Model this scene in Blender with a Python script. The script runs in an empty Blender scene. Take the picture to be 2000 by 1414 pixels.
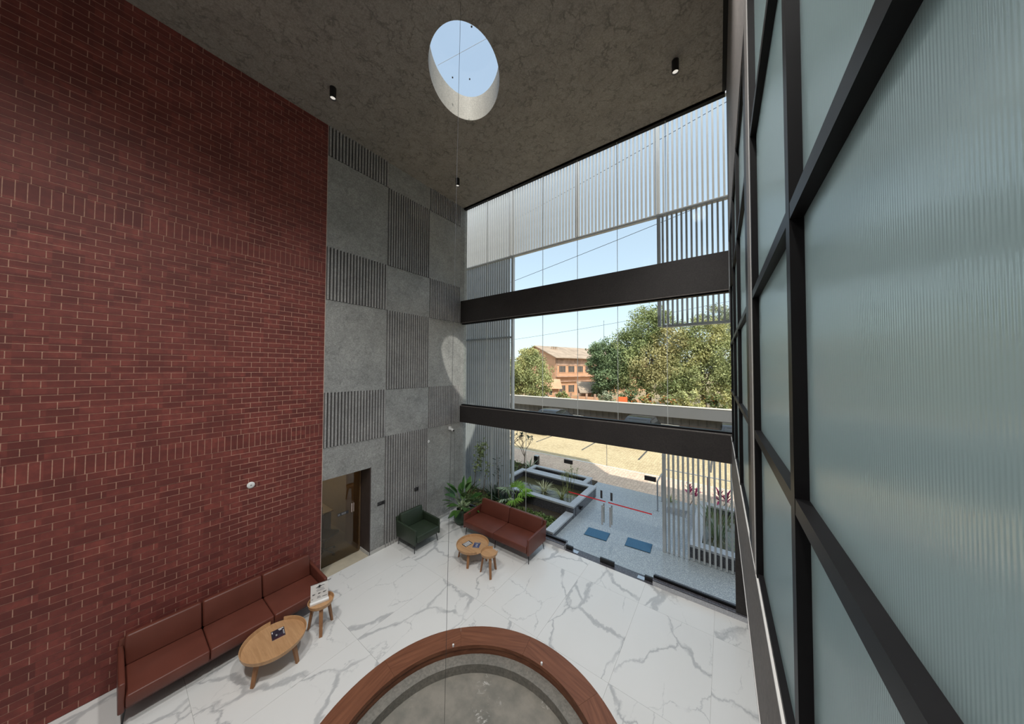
import bpy, bmesh, math, random
from mathutils import Vector, Matrix
random.seed(7)
S = bpy.context.scene
COL = S.collection
PI = math.pi

# ------------------------------------------------------------------ camera
H = 4.4
FPX, YAW, PITCH, ROLL = 570.5, math.radians(36.09), math.radians(1.363), math.radians(0.194)
fw = Vector((-math.sin(YAW)*math.cos(PITCH), math.cos(YAW)*math.cos(PITCH), math.sin(PITCH)))
rt = Vector((math.cos(YAW), math.sin(YAW), 0)); up = rt.cross(fw)
r2 = math.cos(ROLL)*rt + math.sin(ROLL)*up; u2 = -math.sin(ROLL)*rt + math.cos(ROLL)*up
cam = bpy.data.cameras.new('camera'); camo = bpy.data.objects.new('camera', cam); COL.objects.link(camo)
cam.sensor_fit = 'HORIZONTAL'; cam.sensor_width = 36; cam.lens = FPX*36/2000; cam.clip_start = .02; cam.clip_end = 900
M = Matrix(((r2.x, u2.x, -fw.x, 0), (r2.y, u2.y, -fw.y, 0), (r2.z, u2.z, -fw.z, H), (0, 0, 0, 1)))
camo.matrix_world = M
S.camera = camo

# ------------------------------------------------------------------ sky, sun, exposure
SUN = Vector((3.11, -2.98, 5.5)).normalized()
W = bpy.data.worlds.new('sky'); S.world = W; W.use_nodes = True
wn = W.node_tree; bgn = wn.nodes['Background']
sky = wn.nodes.new('ShaderNodeTexSky'); sky.sky_type = 'NISHITA'; sky.sun_disc = False
sky.sun_elevation = math.asin(SUN.z); sky.sun_rotation = math.atan2(SUN.x, SUN.y)
sky.air_density = .8; sky.dust_density = 2.5; sky.ozone_density = .6; sky.altitude = 50
hz = wn.nodes.new('ShaderNodeHueSaturation'); hz.inputs['Saturation'].default_value = 1.15
gm = wn.nodes.new('ShaderNodeGamma'); gm.inputs[1].default_value = .42; wn.links.new(sky.outputs[0], gm.inputs[0])
wn.links.new(gm.outputs[0], hz.inputs['Color']); hm = wn.nodes.new('ShaderNodeMix'); hm.data_type = 'RGBA'; hm.blend_type = 'MULTIPLY'; hm.inputs[0].default_value = 1; hm.inputs[7].default_value = (.98, 1.03, 1.0, 1)
wn.links.new(hz.outputs[0], hm.inputs[6]); wn.links.new(hm.outputs[2], bgn.inputs[0]); bgn.inputs[1].default_value = 0.5
sl = bpy.data.lights.new('sun', 'SUN'); sl.energy = 3.3; sl.angle = math.radians(0.6); sl.color = (1, .93, .82)
so = bpy.data.objects.new('sun', sl); COL.objects.link(so); so.rotation_euler = SUN.to_track_quat('Z', 'Y').to_euler(); so.location = (20, -20, 40)
vs = S.view_settings; vs.view_transform = 'Standard'; vs.look = 'None'; vs.gamma = 1; vs.use_curve_mapping = False
vs.exposure = 0.35
SPOT_W = 540

# ------------------------------------------------------------------ material helpers
class NT:
    def __init__(s, name):
        s.m = bpy.data.materials.new(name); s.m.use_nodes = True
        s.t = s.m.node_tree; s.b = s.t.nodes['Principled BSDF']; s.out = s.t.nodes['Material Output']
    def n(s, typ, **kw):
        x = s.t.nodes.new('ShaderNode'+typ)
        for k, v in kw.items(): setattr(x, k, v)
        return x
    def l(s, a, b): s.t.links.new(a, b)
    def put(s, sock, v):
        if isinstance(v, bpy.types.NodeSocket): s.l(v, sock)
        else: sock.default_value = v
    def pos(s): return s.n('NewGeometry').outputs['Position']
    def objc(s): return s.n('TexCoord').outputs['Object']
    def mapv(s, v, scale=(1, 1, 1), rot=(0, 0, 0)):
        m = s.n('Mapping'); s.l(v, m.inputs[0]); m.inputs['Scale'].default_value = scale; m.inputs['Rotation'].default_value = rot; return m.outputs[0]
    def noise(s, v, scale, detail=4, rough=.55, dist=0, col=False):
        x = s.n('TexNoise'); s.l(v, x.inputs['Vector']); x.inputs['Scale'].default_value = scale
        x.inputs['Detail'].default_value = detail; x.inputs['Roughness'].default_value = rough; x.inputs['Distortion'].default_value = dist
        return x.outputs[1 if col else 0]
    def vor(s, v, scale, feature='F1', out='Distance', rnd=1):
        x = s.n('TexVoronoi', feature=feature); s.l(v, x.inputs['Vector']); x.inputs['Scale'].default_value = scale
        x.inputs['Randomness'].default_value = rnd; return x.outputs[out]
    def ramp(s, f, stops):
        r = s.n('ValToRGB'); s.l(f, r.inputs[0]); e = r.color_ramp.elements
        while len(e) < len(stops): e.new(.5)
        for el, (p, c) in zip(e, stops):
            el.position = p; el.color = (c, c, c, 1) if isinstance(c, (int, float)) else (*c, 1)
        return r.outputs[0]
    def math(s, op, a, b=0, clamp=False):
        x = s.n('Math', operation=op, use_clamp=clamp); s.put(x.inputs[0], a); s.put(x.inputs[1], b); return x.outputs[0]
    def vadd(s, a, b, op='ADD'):
        x = s.n('VectorMath', operation=op); s.put(x.inputs[0], a); s.put(x.inputs[1], b); return x.outputs[0]
    def vscale(s, a, k):
        x = s.n('VectorMath', operation='SCALE'); s.l(a, x.inputs[0]); x.inputs['Scale'].default_value = k; return x.outputs[0]
    def mix(s, f, a, b, mode='MIX'):
        x = s.n('Mix', data_type='RGBA', blend_type=mode); s.put(x.inputs[0], f)
        for i, c in ((6, a), (7, b)):
            if isinstance(c, bpy.types.NodeSocket): s.l(c, x.inputs[i])
            else: x.inputs[i].default_value = (*c, 1)
        return x.outputs[2]
    def bump(s, h, strength=.3, dist=.01):
        b = s.n('Bump'); s.l(h, b.inputs['Height']); b.inputs['Strength'].default_value = strength; b.inputs['Distance'].default_value = dist
        s.l(b.outputs[0], s.b.inputs['Normal'])
    def fin(s, col, rough=.6, metal=0, spec=None):
        s.put(s.b.inputs['Base Color'], (*col, 1) if isinstance(col, tuple) else col)
        s.put(s.b.inputs['Roughness'], rough); s.b.inputs['Metallic'].default_value = metal
        if spec is not None: s.b.inputs['Specular IOR Level'].default_value = spec
        return s.m

def plain(name, c, rough=.6, metal=0, var=.12, scale=8, bump=0, spec=None):
    k = NT(name); v = k.objc(); f = k.noise(v, scale, 5)
    col = k.mix(k.ramp(f, [(.3, 0), (.7, 1)]), tuple(x*(1-var) for x in c), tuple(min(1, x*(1+var)) for x in c))
    if bump: k.bump(f, bump)
    return k.fin(col, rough, metal, spec)

MT = {}
def concrete(name, base, dark, scale=1, vein=.5):
    k = NT(name); v = k.pos()
    big = k.noise(v, 1.1*scale, 5, .6); fine = k.noise(v, 9*scale, 8, .65, 1.2); mott = k.noise(v, 26*scale, 4, .6, .4)
    warp = k.vadd(v, k.vscale(k.noise(v, 2.2*scale, 4, .6, 0, True), .9/scale))
    ed = k.vor(warp, 2.6*scale, 'DISTANCE_TO_EDGE'); ve = k.ramp(ed, [(0, 1), (.11, 0)])
    ve = k.math('MULTIPLY', ve, k.ramp(k.noise(v, 3*scale, 3), [(.38, 0), (.66, 1)]))
    f = k.math('ADD', k.math('MULTIPLY', big, .45), k.math('MULTIPLY', fine, .55))
    c = k.mix(k.ramp(f, [(.36, 0), (.64, 1)]), dark, base)
    c = k.mix(k.math('MULTIPLY', k.ramp(mott, [(.38, 1), (.58, 0)]), .42), c, tuple(x*.55 for x in dark))
    c = k.mix(k.math('MULTIPLY', ve, vein), c, tuple(x*.5 for x in dark))
    k.bump(fine, .12, .01)
    return k.fin(c, .62, 0, .35)
MT['concrete'] = concrete('grey_plaster', (.42, .42, .405), (.235, .237, .23), 1.6, .4)
MT['ceil'] = concrete('ceiling_plaster', (.37, .335, .29), (.25, .225, .198), 1.9, .9)
MT['fluted'] = concrete('fluted_concrete', (.43, .42, .41), (.25, .246, .244), 2.2, .2)
MT['beam'] = concrete('dark_beam_plaster', (.042, .037, .035), (.028, .025, .024), 1.5, .1)
MT['fascia'] = concrete('taupe_fascia', (.17, .152, .14), (.115, .103, .096), 1.4, .1)
MT['bed'] = concrete('basin_concrete', (.25, .235, .205), (.16, .155, .138), 1.2, .1)
MT['shaft'] = concrete('shaft_plaster', (.52, .5, .46), (.42, .4, .37), 2.0, .05)

def brickmat():
    k = NT('red_brick'); v = k.pos(); sn = k.vadd(v, (.2325, .2325, .0905), 'SNAP')
    wn_ = k.n('TexWhiteNoise'); k.l(sn, wn_.inputs['Vector'])
    c = k.mix(wn_.outputs['Value'], (.125, .028, .022), (.235, .055, .042))
    c = k.mix(k.ramp(k.noise(v, 14, 5), [(.35, .55), (.7, 0)]), c, (.09, .022, .02))
    k.bump(k.noise(v, 60, 4), .25, .004); return k.fin(c, .62, 0, .4)
MT['brick'] = brickmat()
MT['mortar'] = plain('mortar', (.46, .27, .2), .9, 0, .2, 30)

def marble():
    k = NT('white_marble'); oi = k.n('ObjectInfo')
    v = k.vadd(k.pos(), k.vscale(k.vadd(oi.outputs['Random'], (1, 2.3, .7), 'MULTIPLY'), 37))
    v = k.mapv(v, (1, .62, 1), (0, 0, .6))
    w1 = k.vadd(v, k.vscale(k.noise(v, 1.0, 7, .6, 0, True), .75))
    e1 = k.vor(w1, .75, 'DISTANCE_TO_EDGE'); big = k.ramp(k.noise(v, 1.3, 2), [(.47, 0), (.56, 1)])
    thick = k.math('MULTIPLY', k.ramp(e1, [(0, .9), (.015, .75), (.027, 0)]), big)
    line = k.math('MULTIPLY', k.ramp(e1, [(0, .8), (.008, .35), (.014, 0)]), k.ramp(k.noise(v, .9, 2), [(.36, 0), (.5, 1)]))
    w2 = k.vadd(v, k.vscale(k.noise(v, 1.8, 7, .6, 0, True), .5))
    e2 = k.vor(w2, 1.5, 'DISTANCE_TO_EDGE')
    thin = k.math('MULTIPLY', k.ramp(e2, [(0, .75), (.007, .35), (.013, 0)]), k.ramp(k.noise(v, 1.5, 3), [(.5, 0), (.6, 1)]))
    f = k.math('MAXIMUM', k.math('MULTIPLY', thick, .8), k.math('MAXIMUM', line, k.math('MULTIPLY', thin, .8)))
    base = k.mix(k.noise(v, .8, 5), (.66, .665, .65), (.74, .74, .725))
    return k.fin(k.mix(f, base, (.36, .37, .38)), .22, 0, .4)
MT['marble'] = marble()
MT['grout'] = plain('grout', (.36, .35, .33), .8)

def wood(name, a, b, scale=(9, .7, 9), rough=.45):
    k = NT(name); v = k.mapv(k.objc(), scale)
    f = k.noise(v, 2.2, 6, .6, .6); g = k.noise(k.mapv(k.objc(), tuple(x*5 for x in scale)), 3, 3)
    c = k.mix(k.ramp(f, [(.3, 0), (.7, 1)]), a, b); c = k.mix(k.math('MULTIPLY', g, .35), c, tuple(x*.5 for x in a))
    return k.fin(c, rough, 0, .4)
MT['ringwood'] = wood('walnut_veneer', (.12, .042, .021), (.25, .1, .052), (14, .7, 14))
MT['oak'] = wood('oak', (.44, .245, .115), (.6, .36, .185), (.9, 10, 10), .4)
MT['oakleg'] = wood('oak_leg', (.27, .12, .05), (.4, .2, .09), (10, 10, .8), .45)
MT['wood_pan'] = wood('door_wood', (.28, .17, .09), (.4, .26, .15), (8, 8, .7), .5)

def leather(name, c):
    k = NT(name); v = k.objc(); f = k.noise(v, 2.5, 4)
    col = k.mix(k.ramp(f, [(.3, 0), (.7, 1)]), tuple(x*.86 for x in c), tuple(x*1.1 for x in c))
    k.bump(k.vor(v, 220), .12, .002); return k.fin(col, .42, 0, .45)
MT['redleather'] = leather('rust_leather', (.128, .037, .024))
MT['greenleather'] = leather('green_leather', (.026, .04, .024))
MT['black'] = plain('black_metal', (.012, .012, .013), .4, 0, .1)
MT['blackframe'] = plain('black_frame', (.006, .0055, .006), .45, 0, .15, spec=.15)
MT['steel'] = plain('brushed_steel', (.55, .55, .56), .28, 1, .06)
MT['slat'] = plain('silver_painted_slat', (.5, .51, .53), .4, 0, .05, 3)
MT['white'] = plain('white_plastic', (.75, .75, .74), .4, 0, .03)
MT['darkplast'] = plain('dark_plastic', (.03, .03, .032), .35, 0, .1)
MT['pot'] = plain('green_glaze', (.035, .07, .04), .38, 0, .15, 5)
MT['soil'] = plain('soil', (.05, .035, .022), .95, 0, .4, 20, .4)
MT['baseb'] = plain('skirting_stone', (.5, .49, .47), .4, 0, .05)
MT['jamb'] = plain('dark_jamb', (.05, .036, .033), .5, 0, .15)
MT['cream'] = plain('cream_paint', (.55, .48, .36), .7, 0, .06)
MT['officefloor'] = plain('beige_tile', (.5, .45, .35), .25, 0, .06)
MT['red'] = plain('red_tape', (.62, .02, .03), .5, 0, .05)
MT['trimmetal'] = plain('pale_trim', (.55, .45, .4), .5, 0, .05)
MT['mat'] = plain('blue_mat', (.055, .15, .26), .9, 0, .15, 90, .3)
MT['joint'] = plain('silicone', (.62, .64, .62), .3, 0, .04)

def glassmat(name, tint, ior=1.45, haze=0, rough=0):
    k = NT(name); t = k.t; t.nodes.remove(k.b)
    tr = k.n('BsdfTransparent'); tr.inputs[0].default_value = (*tint, 1)
    gl = k.n('BsdfGlossy'); gl.inputs['Roughness'].default_value = rough; gl.inputs['Color'].default_value = (1, 1, 1, 1)
    fr = k.n('Fresnel'); fr.inputs[0].default_value = ior
    mx = k.n('MixShader'); k.l(fr.outputs[0], mx.inputs[0]); k.l(tr.outputs[0], mx.inputs[1]); k.l(gl.outputs[0], mx.inputs[2])
    k.l(mx.outputs[0], k.out.inputs[0]); return k.m
MT['glass'] = glassmat('clear_glass', (.97, .985, .975), 1.07)
MT['doorglass'] = glassmat('bronze_glass', (.78, .7, .58), 1.45)
MT['skyglass'] = glassmat('skylight_glass', (.95, .97, .98), 1.2)

def reeded():
    k = NT('reeded_glass'); v = k.objc()
    x = k.n('SeparateXYZ'); k.l(v, x.inputs[0])
    wv = k.math('SINE', k.math('MULTIPLY', x.outputs[1], 2*PI/.0065))
    rip = k.noise(k.mapv(v, (1, 40, 4)), 3, 3)
    k.bump(k.math('ADD', k.math('MULTIPLY', wv, .6), k.math('MULTIPLY', rip, .8)), .22, .0016)
    k.fin(k.mix(k.noise(v, 1.2, 2), (.2, .25, .25), (.27, .32, .315)), .14, 0, .8)
    tl = k.n('BsdfTranslucent'); tl.inputs[0].default_value = (.72, .82, .83, 1)
    mx = k.n('MixShader'); mx.inputs[0].default_value = .4; k.l(k.b.outputs[0], mx.inputs[1]); k.l(tl.outputs[0], mx.inputs[2]); k.l(mx.outputs[0], k.out.inputs[0])
    return k.m
MT['reeded'] = reeded()

def terrazzo(name, a, b, cc, sc=105, rough=.25):
    k = NT(name); v = k.pos(); w = k.n('TexWhiteNoise'); 
    vr = k.n('TexVoronoi'); k.l(v, vr.inputs['Vector']); vr.inputs['Scale'].default_value = sc
    k.l(vr.outputs['Color'], w.inputs['Vector'])
    c = k.mix(k.ramp(w.outputs['Value'], [(.3, 0), (.8, 1)]), a, b); c = k.mix(k.ramp(w.outputs['Value'], [(.9, 0), (.93, 1)]), c, cc)
    c = k.mix(k.math('MULTIPLY', k.noise(v, .7, 3), .35), c, tuple(x*.8 for x in a))
    return k.fin(c, rough, 0, .5)
MT['terrazzo'] = terrazzo('grey_terrazzo', (.3, .33, .36), (.5, .53, .56), (.72, .72, .72))
MT['granite'] = terrazzo('granite_coping', (.42, .43, .46), (.55, .56, .59), (.68, .68, .7), 120, .35)
MT['dgranite'] = terrazzo('dark_granite', (.05, .05, .06), (.11, .105, .12), (.2, .2, .22), 120, .2)

def cobble(name, a, b, sx, sy):
    k = NT(name); v = k.mapv(k.pos(), (sx, sy, 1))
    e = k.vor(v, 1, 'DISTANCE_TO_EDGE', rnd=.45); w = k.n('TexVoronoi'); k.l(v, w.inputs['Vector']); w.inputs['Scale'].default_value = 1; w.inputs['Randomness'].default_value = .45
    r = k.n('SeparateColor'); k.l(w.outputs['Color'], r.inputs[0])
    c = k.mix(r.outputs[0], a, b); c = k.mix(k.ramp(k.noise(k.pos(), .5, 4), [(.35, 0), (.7, .5)]), c, tuple(x*1.12 for x in b))
    c = k.mix(k.ramp(e, [(0, .55), (.09, 0)]), c, tuple(x*.5 for x in a)); k.bump(k.ramp(e, [(0, 0), (.12, 1)]), .5, .02)
    return k.fin(c, .85)
MT['cobble'] = cobble('tan_cobbles', (.52, .4, .235), (.68, .55, .34), 9, 9)
MT['cobble2'] = cobble('pink_cobbles', (.62, .45, .34), (.8, .62, .48), 8, 8)

def foliage(name, a, b, c2=None, scale=1.5):
    k = NT(name); v = k.pos(); f = k.noise(v, scale, 3); g = k.noise(v, scale*14, 2)
    c = k.mix(k.ramp(k.math('ADD', k.math('MULTIPLY', f, .6), k.math('MULTIPLY', g, .4)), [(.38, 0), (.62, 1)]), a, b)
    if c2: c = k.mix(k.ramp(k.noise(v, scale*.6, 2), [(.52, 0), (.62, .8)]), c, c2)
    return k.fin(c, .55, 0, .3)
MT['leaf'] = foliage('glossy_leaf', (.02, .075, .015), (.07, .16, .03), None, 3); MT['leaf'].node_tree.nodes['Principled BSDF'].inputs['Roughness'].default_value = .3
MT['leafrib'] = plain('leaf_rib', (.22, .3, .13), .5)
MT['leafpale'] = foliage('variegated_leaf', (.1, .2, .07), (.5, .55, .38), None, 12)
MT['tree_y'] = foliage('tree_yellowgreen', (.2, .24, .1), (.46, .48, .22), (.5, .47, .2), .5)
MT['tree_d'] = foliage('tree_darkgreen', (.12, .18, .09), (.25, .33, .17), None, .5)
MT['tree_m'] = foliage('tree_midgreen', (.17, .22, .09), (.4, .45, .2), (.48, .42, .2), .4)
MT['tree_p'] = foliage('tree_palegreen', (.26, .3, .2), (.45, .48, .34), None, .4)
MT['flower'] = foliage('orange_flowers', (.5, .12, .03), (.8, .25, .08), None, 2)
MT['grass'] = foliage('groundcover', (.05, .1, .025), (.2, .26, .08), (.25, .2, .09), 3)
MT['papyrus'] = foliage('papyrus', (.2, .24, .08), (.42, .42, .18), None, 4)
MT['palegrass'] = foliage('pale_grass', (.42, .42, .22), (.66, .64, .42), None, 6)
MT['palm'] = foliage('fan_palm', (.12, .28, .03), (.3, .5, .08), None, 2)
MT['palmgrey'] = foliage('grey_palm', (.24, .32, .2), (.42, .48, .34), None, 2)
MT['darkstrap'] = foliage('dark_strap', (.015, .035, .02), (.05, .08, .05), None, 4)
MT['cordy'] = foliage('cordyline', (.3, .02, .09), (.62, .08, .24), (.16, .03, .06), 6)
MT['bark'] = plain('bark', (.2, .15, .11), .9, 0, .3, 12, .3)
MT['water'] = plain('pond_water', (.085, .08, .04), .06, 0, .25, 1.5)
MT['earth'] = plain('earth', (.36, .28, .17), .95, 0, .2, .3)
MT['peach'] = plain('peach_render', (.66, .38, .24), .85, 0, .16, .6)
MT['peachdark'] = plain('stained_render', (.5, .33, .25), .9, 0, .35, 1.2)
MT['rooftile'] = plain('roof_sheet', (.4, .31, .24), .9, 0, .25, .8)
MT['winglass'] = plain('dark_window', (.06, .065, .07), .2)
MT['wallband'] = plain('grey_render', (.15, .155, .165), .8, 0, .05, .5)
MT['wallplank'] = plain('dark_board', (.1, .095, .09), .8, 0, .25, 2)
MT['pale'] = plain('pale_ledge', (.68, .64, .56), .8, 0, .06)
MT['carpaint'] = plain('black_car_paint', (.02, .021, .024), .2, 0, .1); MT['carglass'] = plain('car_glass', (.03, .035, .04), .05)
MT['carwhite'] = plain('white_car_paint', (.75, .75, .76), .25, 0, .03)
MT['tyre'] = plain('tyre', (.015, .015, .015), .85)
MT['lamp_red'] = plain('lamp_red', (.3, .02, .02), .2)
MT['orange'] = plain('orange_paint', (.75, .16, .05), .6)
MT['wire'] = plain('wire_black', (.05, .05, .055), .6)
MT['paper'] = plain('paper', (.72, .71, .69), .5, 0, .03)
MT['ink'] = plain('ink', (.03, .03, .035), .6); MT['inkgrey'] = plain('ink_grey', (.3, .3, .31), .6)
MT['magblue'] = plain('cover_blue', (.05, .06, .14), .3, 0, .5, 12); MT['magdark'] = plain('cover_dark', (.03, .027, .04), .3, 0, .6, 15)
MT['magmaroon'] = plain('cover_maroon', (.12, .02, .03), .3)
MT['conduit'] = plain('conduit_dark', (.08, .08, .08), .6)

def emit(name, c, st):
    k = NT(name); k.b.inputs['Base Color'].default_value = (*c, 1); k.b.inputs['Emission Color'].default_value = (*c, 1); k.b.inputs['Emission Strength'].default_value = st; return k.m
MT['lens'] = emit('spot_lens', (1, .95, .86), .5)
MT['gallery_fill'] = emit('gallery_fill_diffuser', (.95, 1, 1), 15.0)  # glow of the panels added behind the reeded glass
MT['office_fill'] = emit('office_fill_diffuser', (1, .93, .8), 7.0)  # glow of the panel added in the office

# ------------------------------------------------------------------ mesh helpers
class G:
    def __init__(s): s.v = []; s.f = []
    def add(s, vs, fs):
        o = len(s.v); s.v += [tuple(v) for v in vs]; s.f += [tuple(i+o for i in f) for f in fs]; return s
    def box(s, x0, x1, y0, y1, z0, z1):
        return s.add([(x0, y0, z0), (x1, y0, z0), (x1, y1, z0), (x0, y1, z0), (x0, y0, z1), (x1, y0, z1), (x1, y1, z1), (x0, y1, z1)],
                     [(0, 3, 2, 1), (4, 5, 6, 7), (0, 1, 5, 4), (1, 2, 6, 5), (2, 3, 7, 6), (3, 0, 4, 7)])
    def rbox(s, x0, x1, y0, y1, z0, z1, r=.02, seg=2, M=None):
        bm = bmesh.new(); bmesh.ops.create_cube(bm, size=1)
        for v in bm.verts: v.co = Vector(((x0+x1)/2+v.co.x*(x1-x0), (y0+y1)/2+v.co.y*(y1-y0), (z0+z1)/2+v.co.z*(z1-z0)))
        bmesh.ops.bevel(bm, geom=list(bm.edges), offset=r, segments=seg, affect='EDGES', profile=.5)
        bm.verts.index_update()
        vs = [(M @ v.co) if M else v.co.copy() for v in bm.verts]; fs = [tuple(v.index for v in f.verts) for f in bm.faces]; bm.free()
        return s.add(vs, fs)
    def tube(s, pts, rad, n=6, cap=True):
        pts = [Vector(p) for p in pts]; m = len(pts); rad = rad if isinstance(rad, (list, tuple)) else [rad]*m
        vs = []; fs = []
        for i, p in enumerate(pts):
            d = (pts[min(i+1, m-1)]-pts[max(i-1, 0)]).normalized(); a = d.orthogonal().normalized() if abs(d.z) < .99 else Vector((1, 0, 0)); a = (a - d*a.dot(d)).normalized(); b = d.cross(a)
            if i: # keep frames aligned
                a = (pa - d*pa.dot(d)).normalized(); b = d.cross(a)
            pa = a
            for j in range(n):
                t = 2*PI*j/n; vs.append(p+(a*math.cos(t)+b*math.sin(t))*rad[i])
        for i in range(m-1):
            for j in range(n): fs.append((i*n+j, i*n+(j+1) % n, (i+1)*n+(j+1) % n, (i+1)*n+j))
        if cap: fs.append(tuple(range(n-1, -1, -1))); fs.append(tuple(range((m-1)*n, m*n)))
        return s.add(vs, fs)
    def lathe(s, prof, n=32, cx=0, cy=0, a0=0, a1=2*PI, close=False):
        full = abs(a1-a0-2*PI) < 1e-6; k = n if full else n+1; m = len(prof); vs = []; fs = []
        for i in range(k):
            t = a0+(a1-a0)*i/n
            for r, z in prof: vs.append((cx+r*math.cos(t), cy+r*math.sin(t), z))
        for i in range(n):
            i2 = (i+1) % k
            for j in range(m if close else m-1):
                j2 = (j+1) % m
                fs.append((i*m+j, i2*m+j, i2*m+j2, i*m+j2))
        if close and not full: fs.append(tuple(range(m))); fs.append(tuple(n*m+j for j in range(m-1, -1, -1)))
        return s.add(vs, fs)
    def prism(s, poly, z0, z1):
        n = len(poly)
        return s.add([(x, y, z0) for x, y in poly]+[(x, y, z1) for x, y in poly],
                     [tuple(range(n-1, -1, -1)), tuple(range(n, 2*n))]+[(i, (i+1) % n, n+(i+1) % n, n+i) for i in range(n)])
    def mesh(s, name, m=None, smooth=False):
        me = bpy.data.meshes.new(name); me.from_pydata(s.v, [], s.f); me.update()
        if m: me.materials.append(MT[m])
        if smooth:
            me.polygons.foreach_set('use_smooth', [True]*len(me.polygons))
        return me
def obj(name, g, m=None, parent=None, loc=None, rz=0, smooth=False, kind=None):
    me = g.mesh(name, m, smooth) if isinstance(g, G) else g
    o = bpy.data.objects.new(name, me); COL.objects.link(o)
    if parent: o.parent = parent
    if loc: o.location = loc
    if rz: o.rotation_euler = (0, 0, rz)
    if kind: o['kind'] = kind
    return o
def ssmooth(o, ang=40):
    me = o.data
    me.polygons.foreach_set('use_smooth', [True]*len(me.polygons))
    try: me.set_sharp_from_angle(angle=math.radians(ang))
    except Exception: pass
    return o
def thing(name, label, cat, loc=(0, 0, 0), rz=0, group=None):
    o = bpy.data.objects.new(name, None); COL.objects.link(o); o.empty_display_size = .1
    o.location = loc; o.rotation_euler = (0, 0, rz); return tag(o, label, cat, group)
def tag(o, label, cat, group=None):
    o['label'] = label; o['category'] = cat
    if group: o['group'] = group
    return o
def struct(name, g=None, m=None, label=None):
    o = obj(name, g, m) if g is not None else bpy.data.objects.new(name, None)
    if g is None: COL.objects.link(o)
    o['kind'] = 'structure'
    if label: o['label'] = label
    return o
def B(*a): return G().box(*a)

# ------------------------------------------------------------------ room numbers
LX = -6.81; WY = 6.69; CZ = 9.61; Y1, Y2, Y3, Y4 = 2.64, 4.03, 5.33, 6.53
H1, H2, H3, H4, H5 = 8.96, 6.99, 5.86, 3.88, 2.72
BACK = -3.6; RX = .95

# ------------------------------------------------------------------ floor
fl = struct('floor', B(LX-.1, RX, BACK, WY-.02, -.25, -.006), 'grout', 'white veined marble tile floor')
xs = [-3.71+1.17*i for i in range(-3, 5)]; ys = [2.45+1.75*i for i in range(-4, 4)]
def tiles(parent, xs, ys, x0, x1, y0, y1, z0, z1, m, name='tile'):
    cache = {}
    for i in range(len(xs)-1):
        for j in range(len(ys)-1):
            a, b, c, d = max(xs[i], x0)+.0012, min(xs[i+1], x1)-.0012, max(ys[j], y0)+.0012, min(ys[j+1], y1)-.0012
            if b-a < .02 or d-c < .02: continue
            key = (round(b-a, 3), round(d-c, 3))
            if key not in cache: cache[key] = B(-(b-a)/2, (b-a)/2, -(d-c)/2, (d-c)/2, z0, z1).mesh(name, m)
            obj(name, cache[key], None, parent, ((a+b)/2, (c+d)/2, 0))
tiles(fl, xs+[RX+.5], ys+[9], LX, RX, BACK, WY-.1, -.012, 0, 'marble')

# ------------------------------------------------------------------ left concrete wall
wl = struct('wall_left', None, None, 'grey plaster wall with a checkerboard of fluted and plain panels')
g = G().box(LX-.3, LX-.03, 3.68, WY+.15, 0, CZ+.5).box(LX-.3, LX-.03, Y1, 3.68, 2.07, CZ+.5)
obj('backing', g, 'beam', wl)
pan_h = [CZ, H1, H2, H3, H4, H5, 0]
cols = [(Y1, Y2), (Y2, Y3), (Y3, Y4)]
for ci, (a, b) in enumerate(cols):
    for ri in range(6):
        zt, zb = pan_h[ri], pan_h[ri+1]
        flut = (ri % 2 == 0) if ci != 1 else (ri % 2 == 1)
        if flut:
            n = round((b-a)/.0685); pitch = (b-a)/n
            gg = G()
            w = pitch*.58; gg.add([(0, -w/2, 0), (0, w/2, 0), (.05, w/2*.86, 0), (.05, -w/2*.86, 0), (0, -w/2, zt-zb), (0, w/2, zt-zb), (.05, w/2*.86, zt-zb), (.05, -w/2*.86, zt-zb)],
                                  [(0, 1, 2, 3)[::-1], (4, 5, 6, 7), (0, 4, 7, 3)[::-1], (3, 7, 6, 2)[::-1], (2, 6, 5, 1)[::-1]])
            me = gg.mesh('slat', 'fluted')
            for i in range(n):
                obj('slat', me, None, wl, (LX-.03, a+pitch*(i+.55), zb+.004))
        else:
            e = .002
            if ci == 0 and ri == 5:
                gg = G().box(LX-.03, LX, 3.68, b-e, .0, zt-e).box(LX-.03, LX, a+e, 3.68, 2.05, zt-e)
                obj('panel', gg, 'concrete', wl)
            else: obj('panel', B(LX-.03, LX, a+e, b-e, zb+e, zt-e), 'concrete', wl)
obj('panel', B(LX-.03, LX, Y4+.002, WY+.12, 0, CZ), 'concrete', wl)
obj('conduit', G().tube([(LX+.002, 6.33, 2.5), (LX+.002, 6.33, .1)], .004, 6), 'conduit', wl)
bb = struct('baseboard_left', B(LX-.001, LX+.012, 3.68, WY-.08, 0, .075), 'baseb', 'pale stone skirting along the grey plaster wall')
# door recess jambs
tr = struct('trim_1', G().box(LX-.42, LX+.001, 3.66, 3.685, .0, 2.06).box(LX-.42, LX-.031, Y1+.002, 3.66, 2.045, 2.07), 'jamb', 'dark jamb lining of the office doorway')
obj('skirting', B(LX-.4, LX+.012, 3.648, 3.66, 0, .075), 'baseb', tr)

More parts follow.
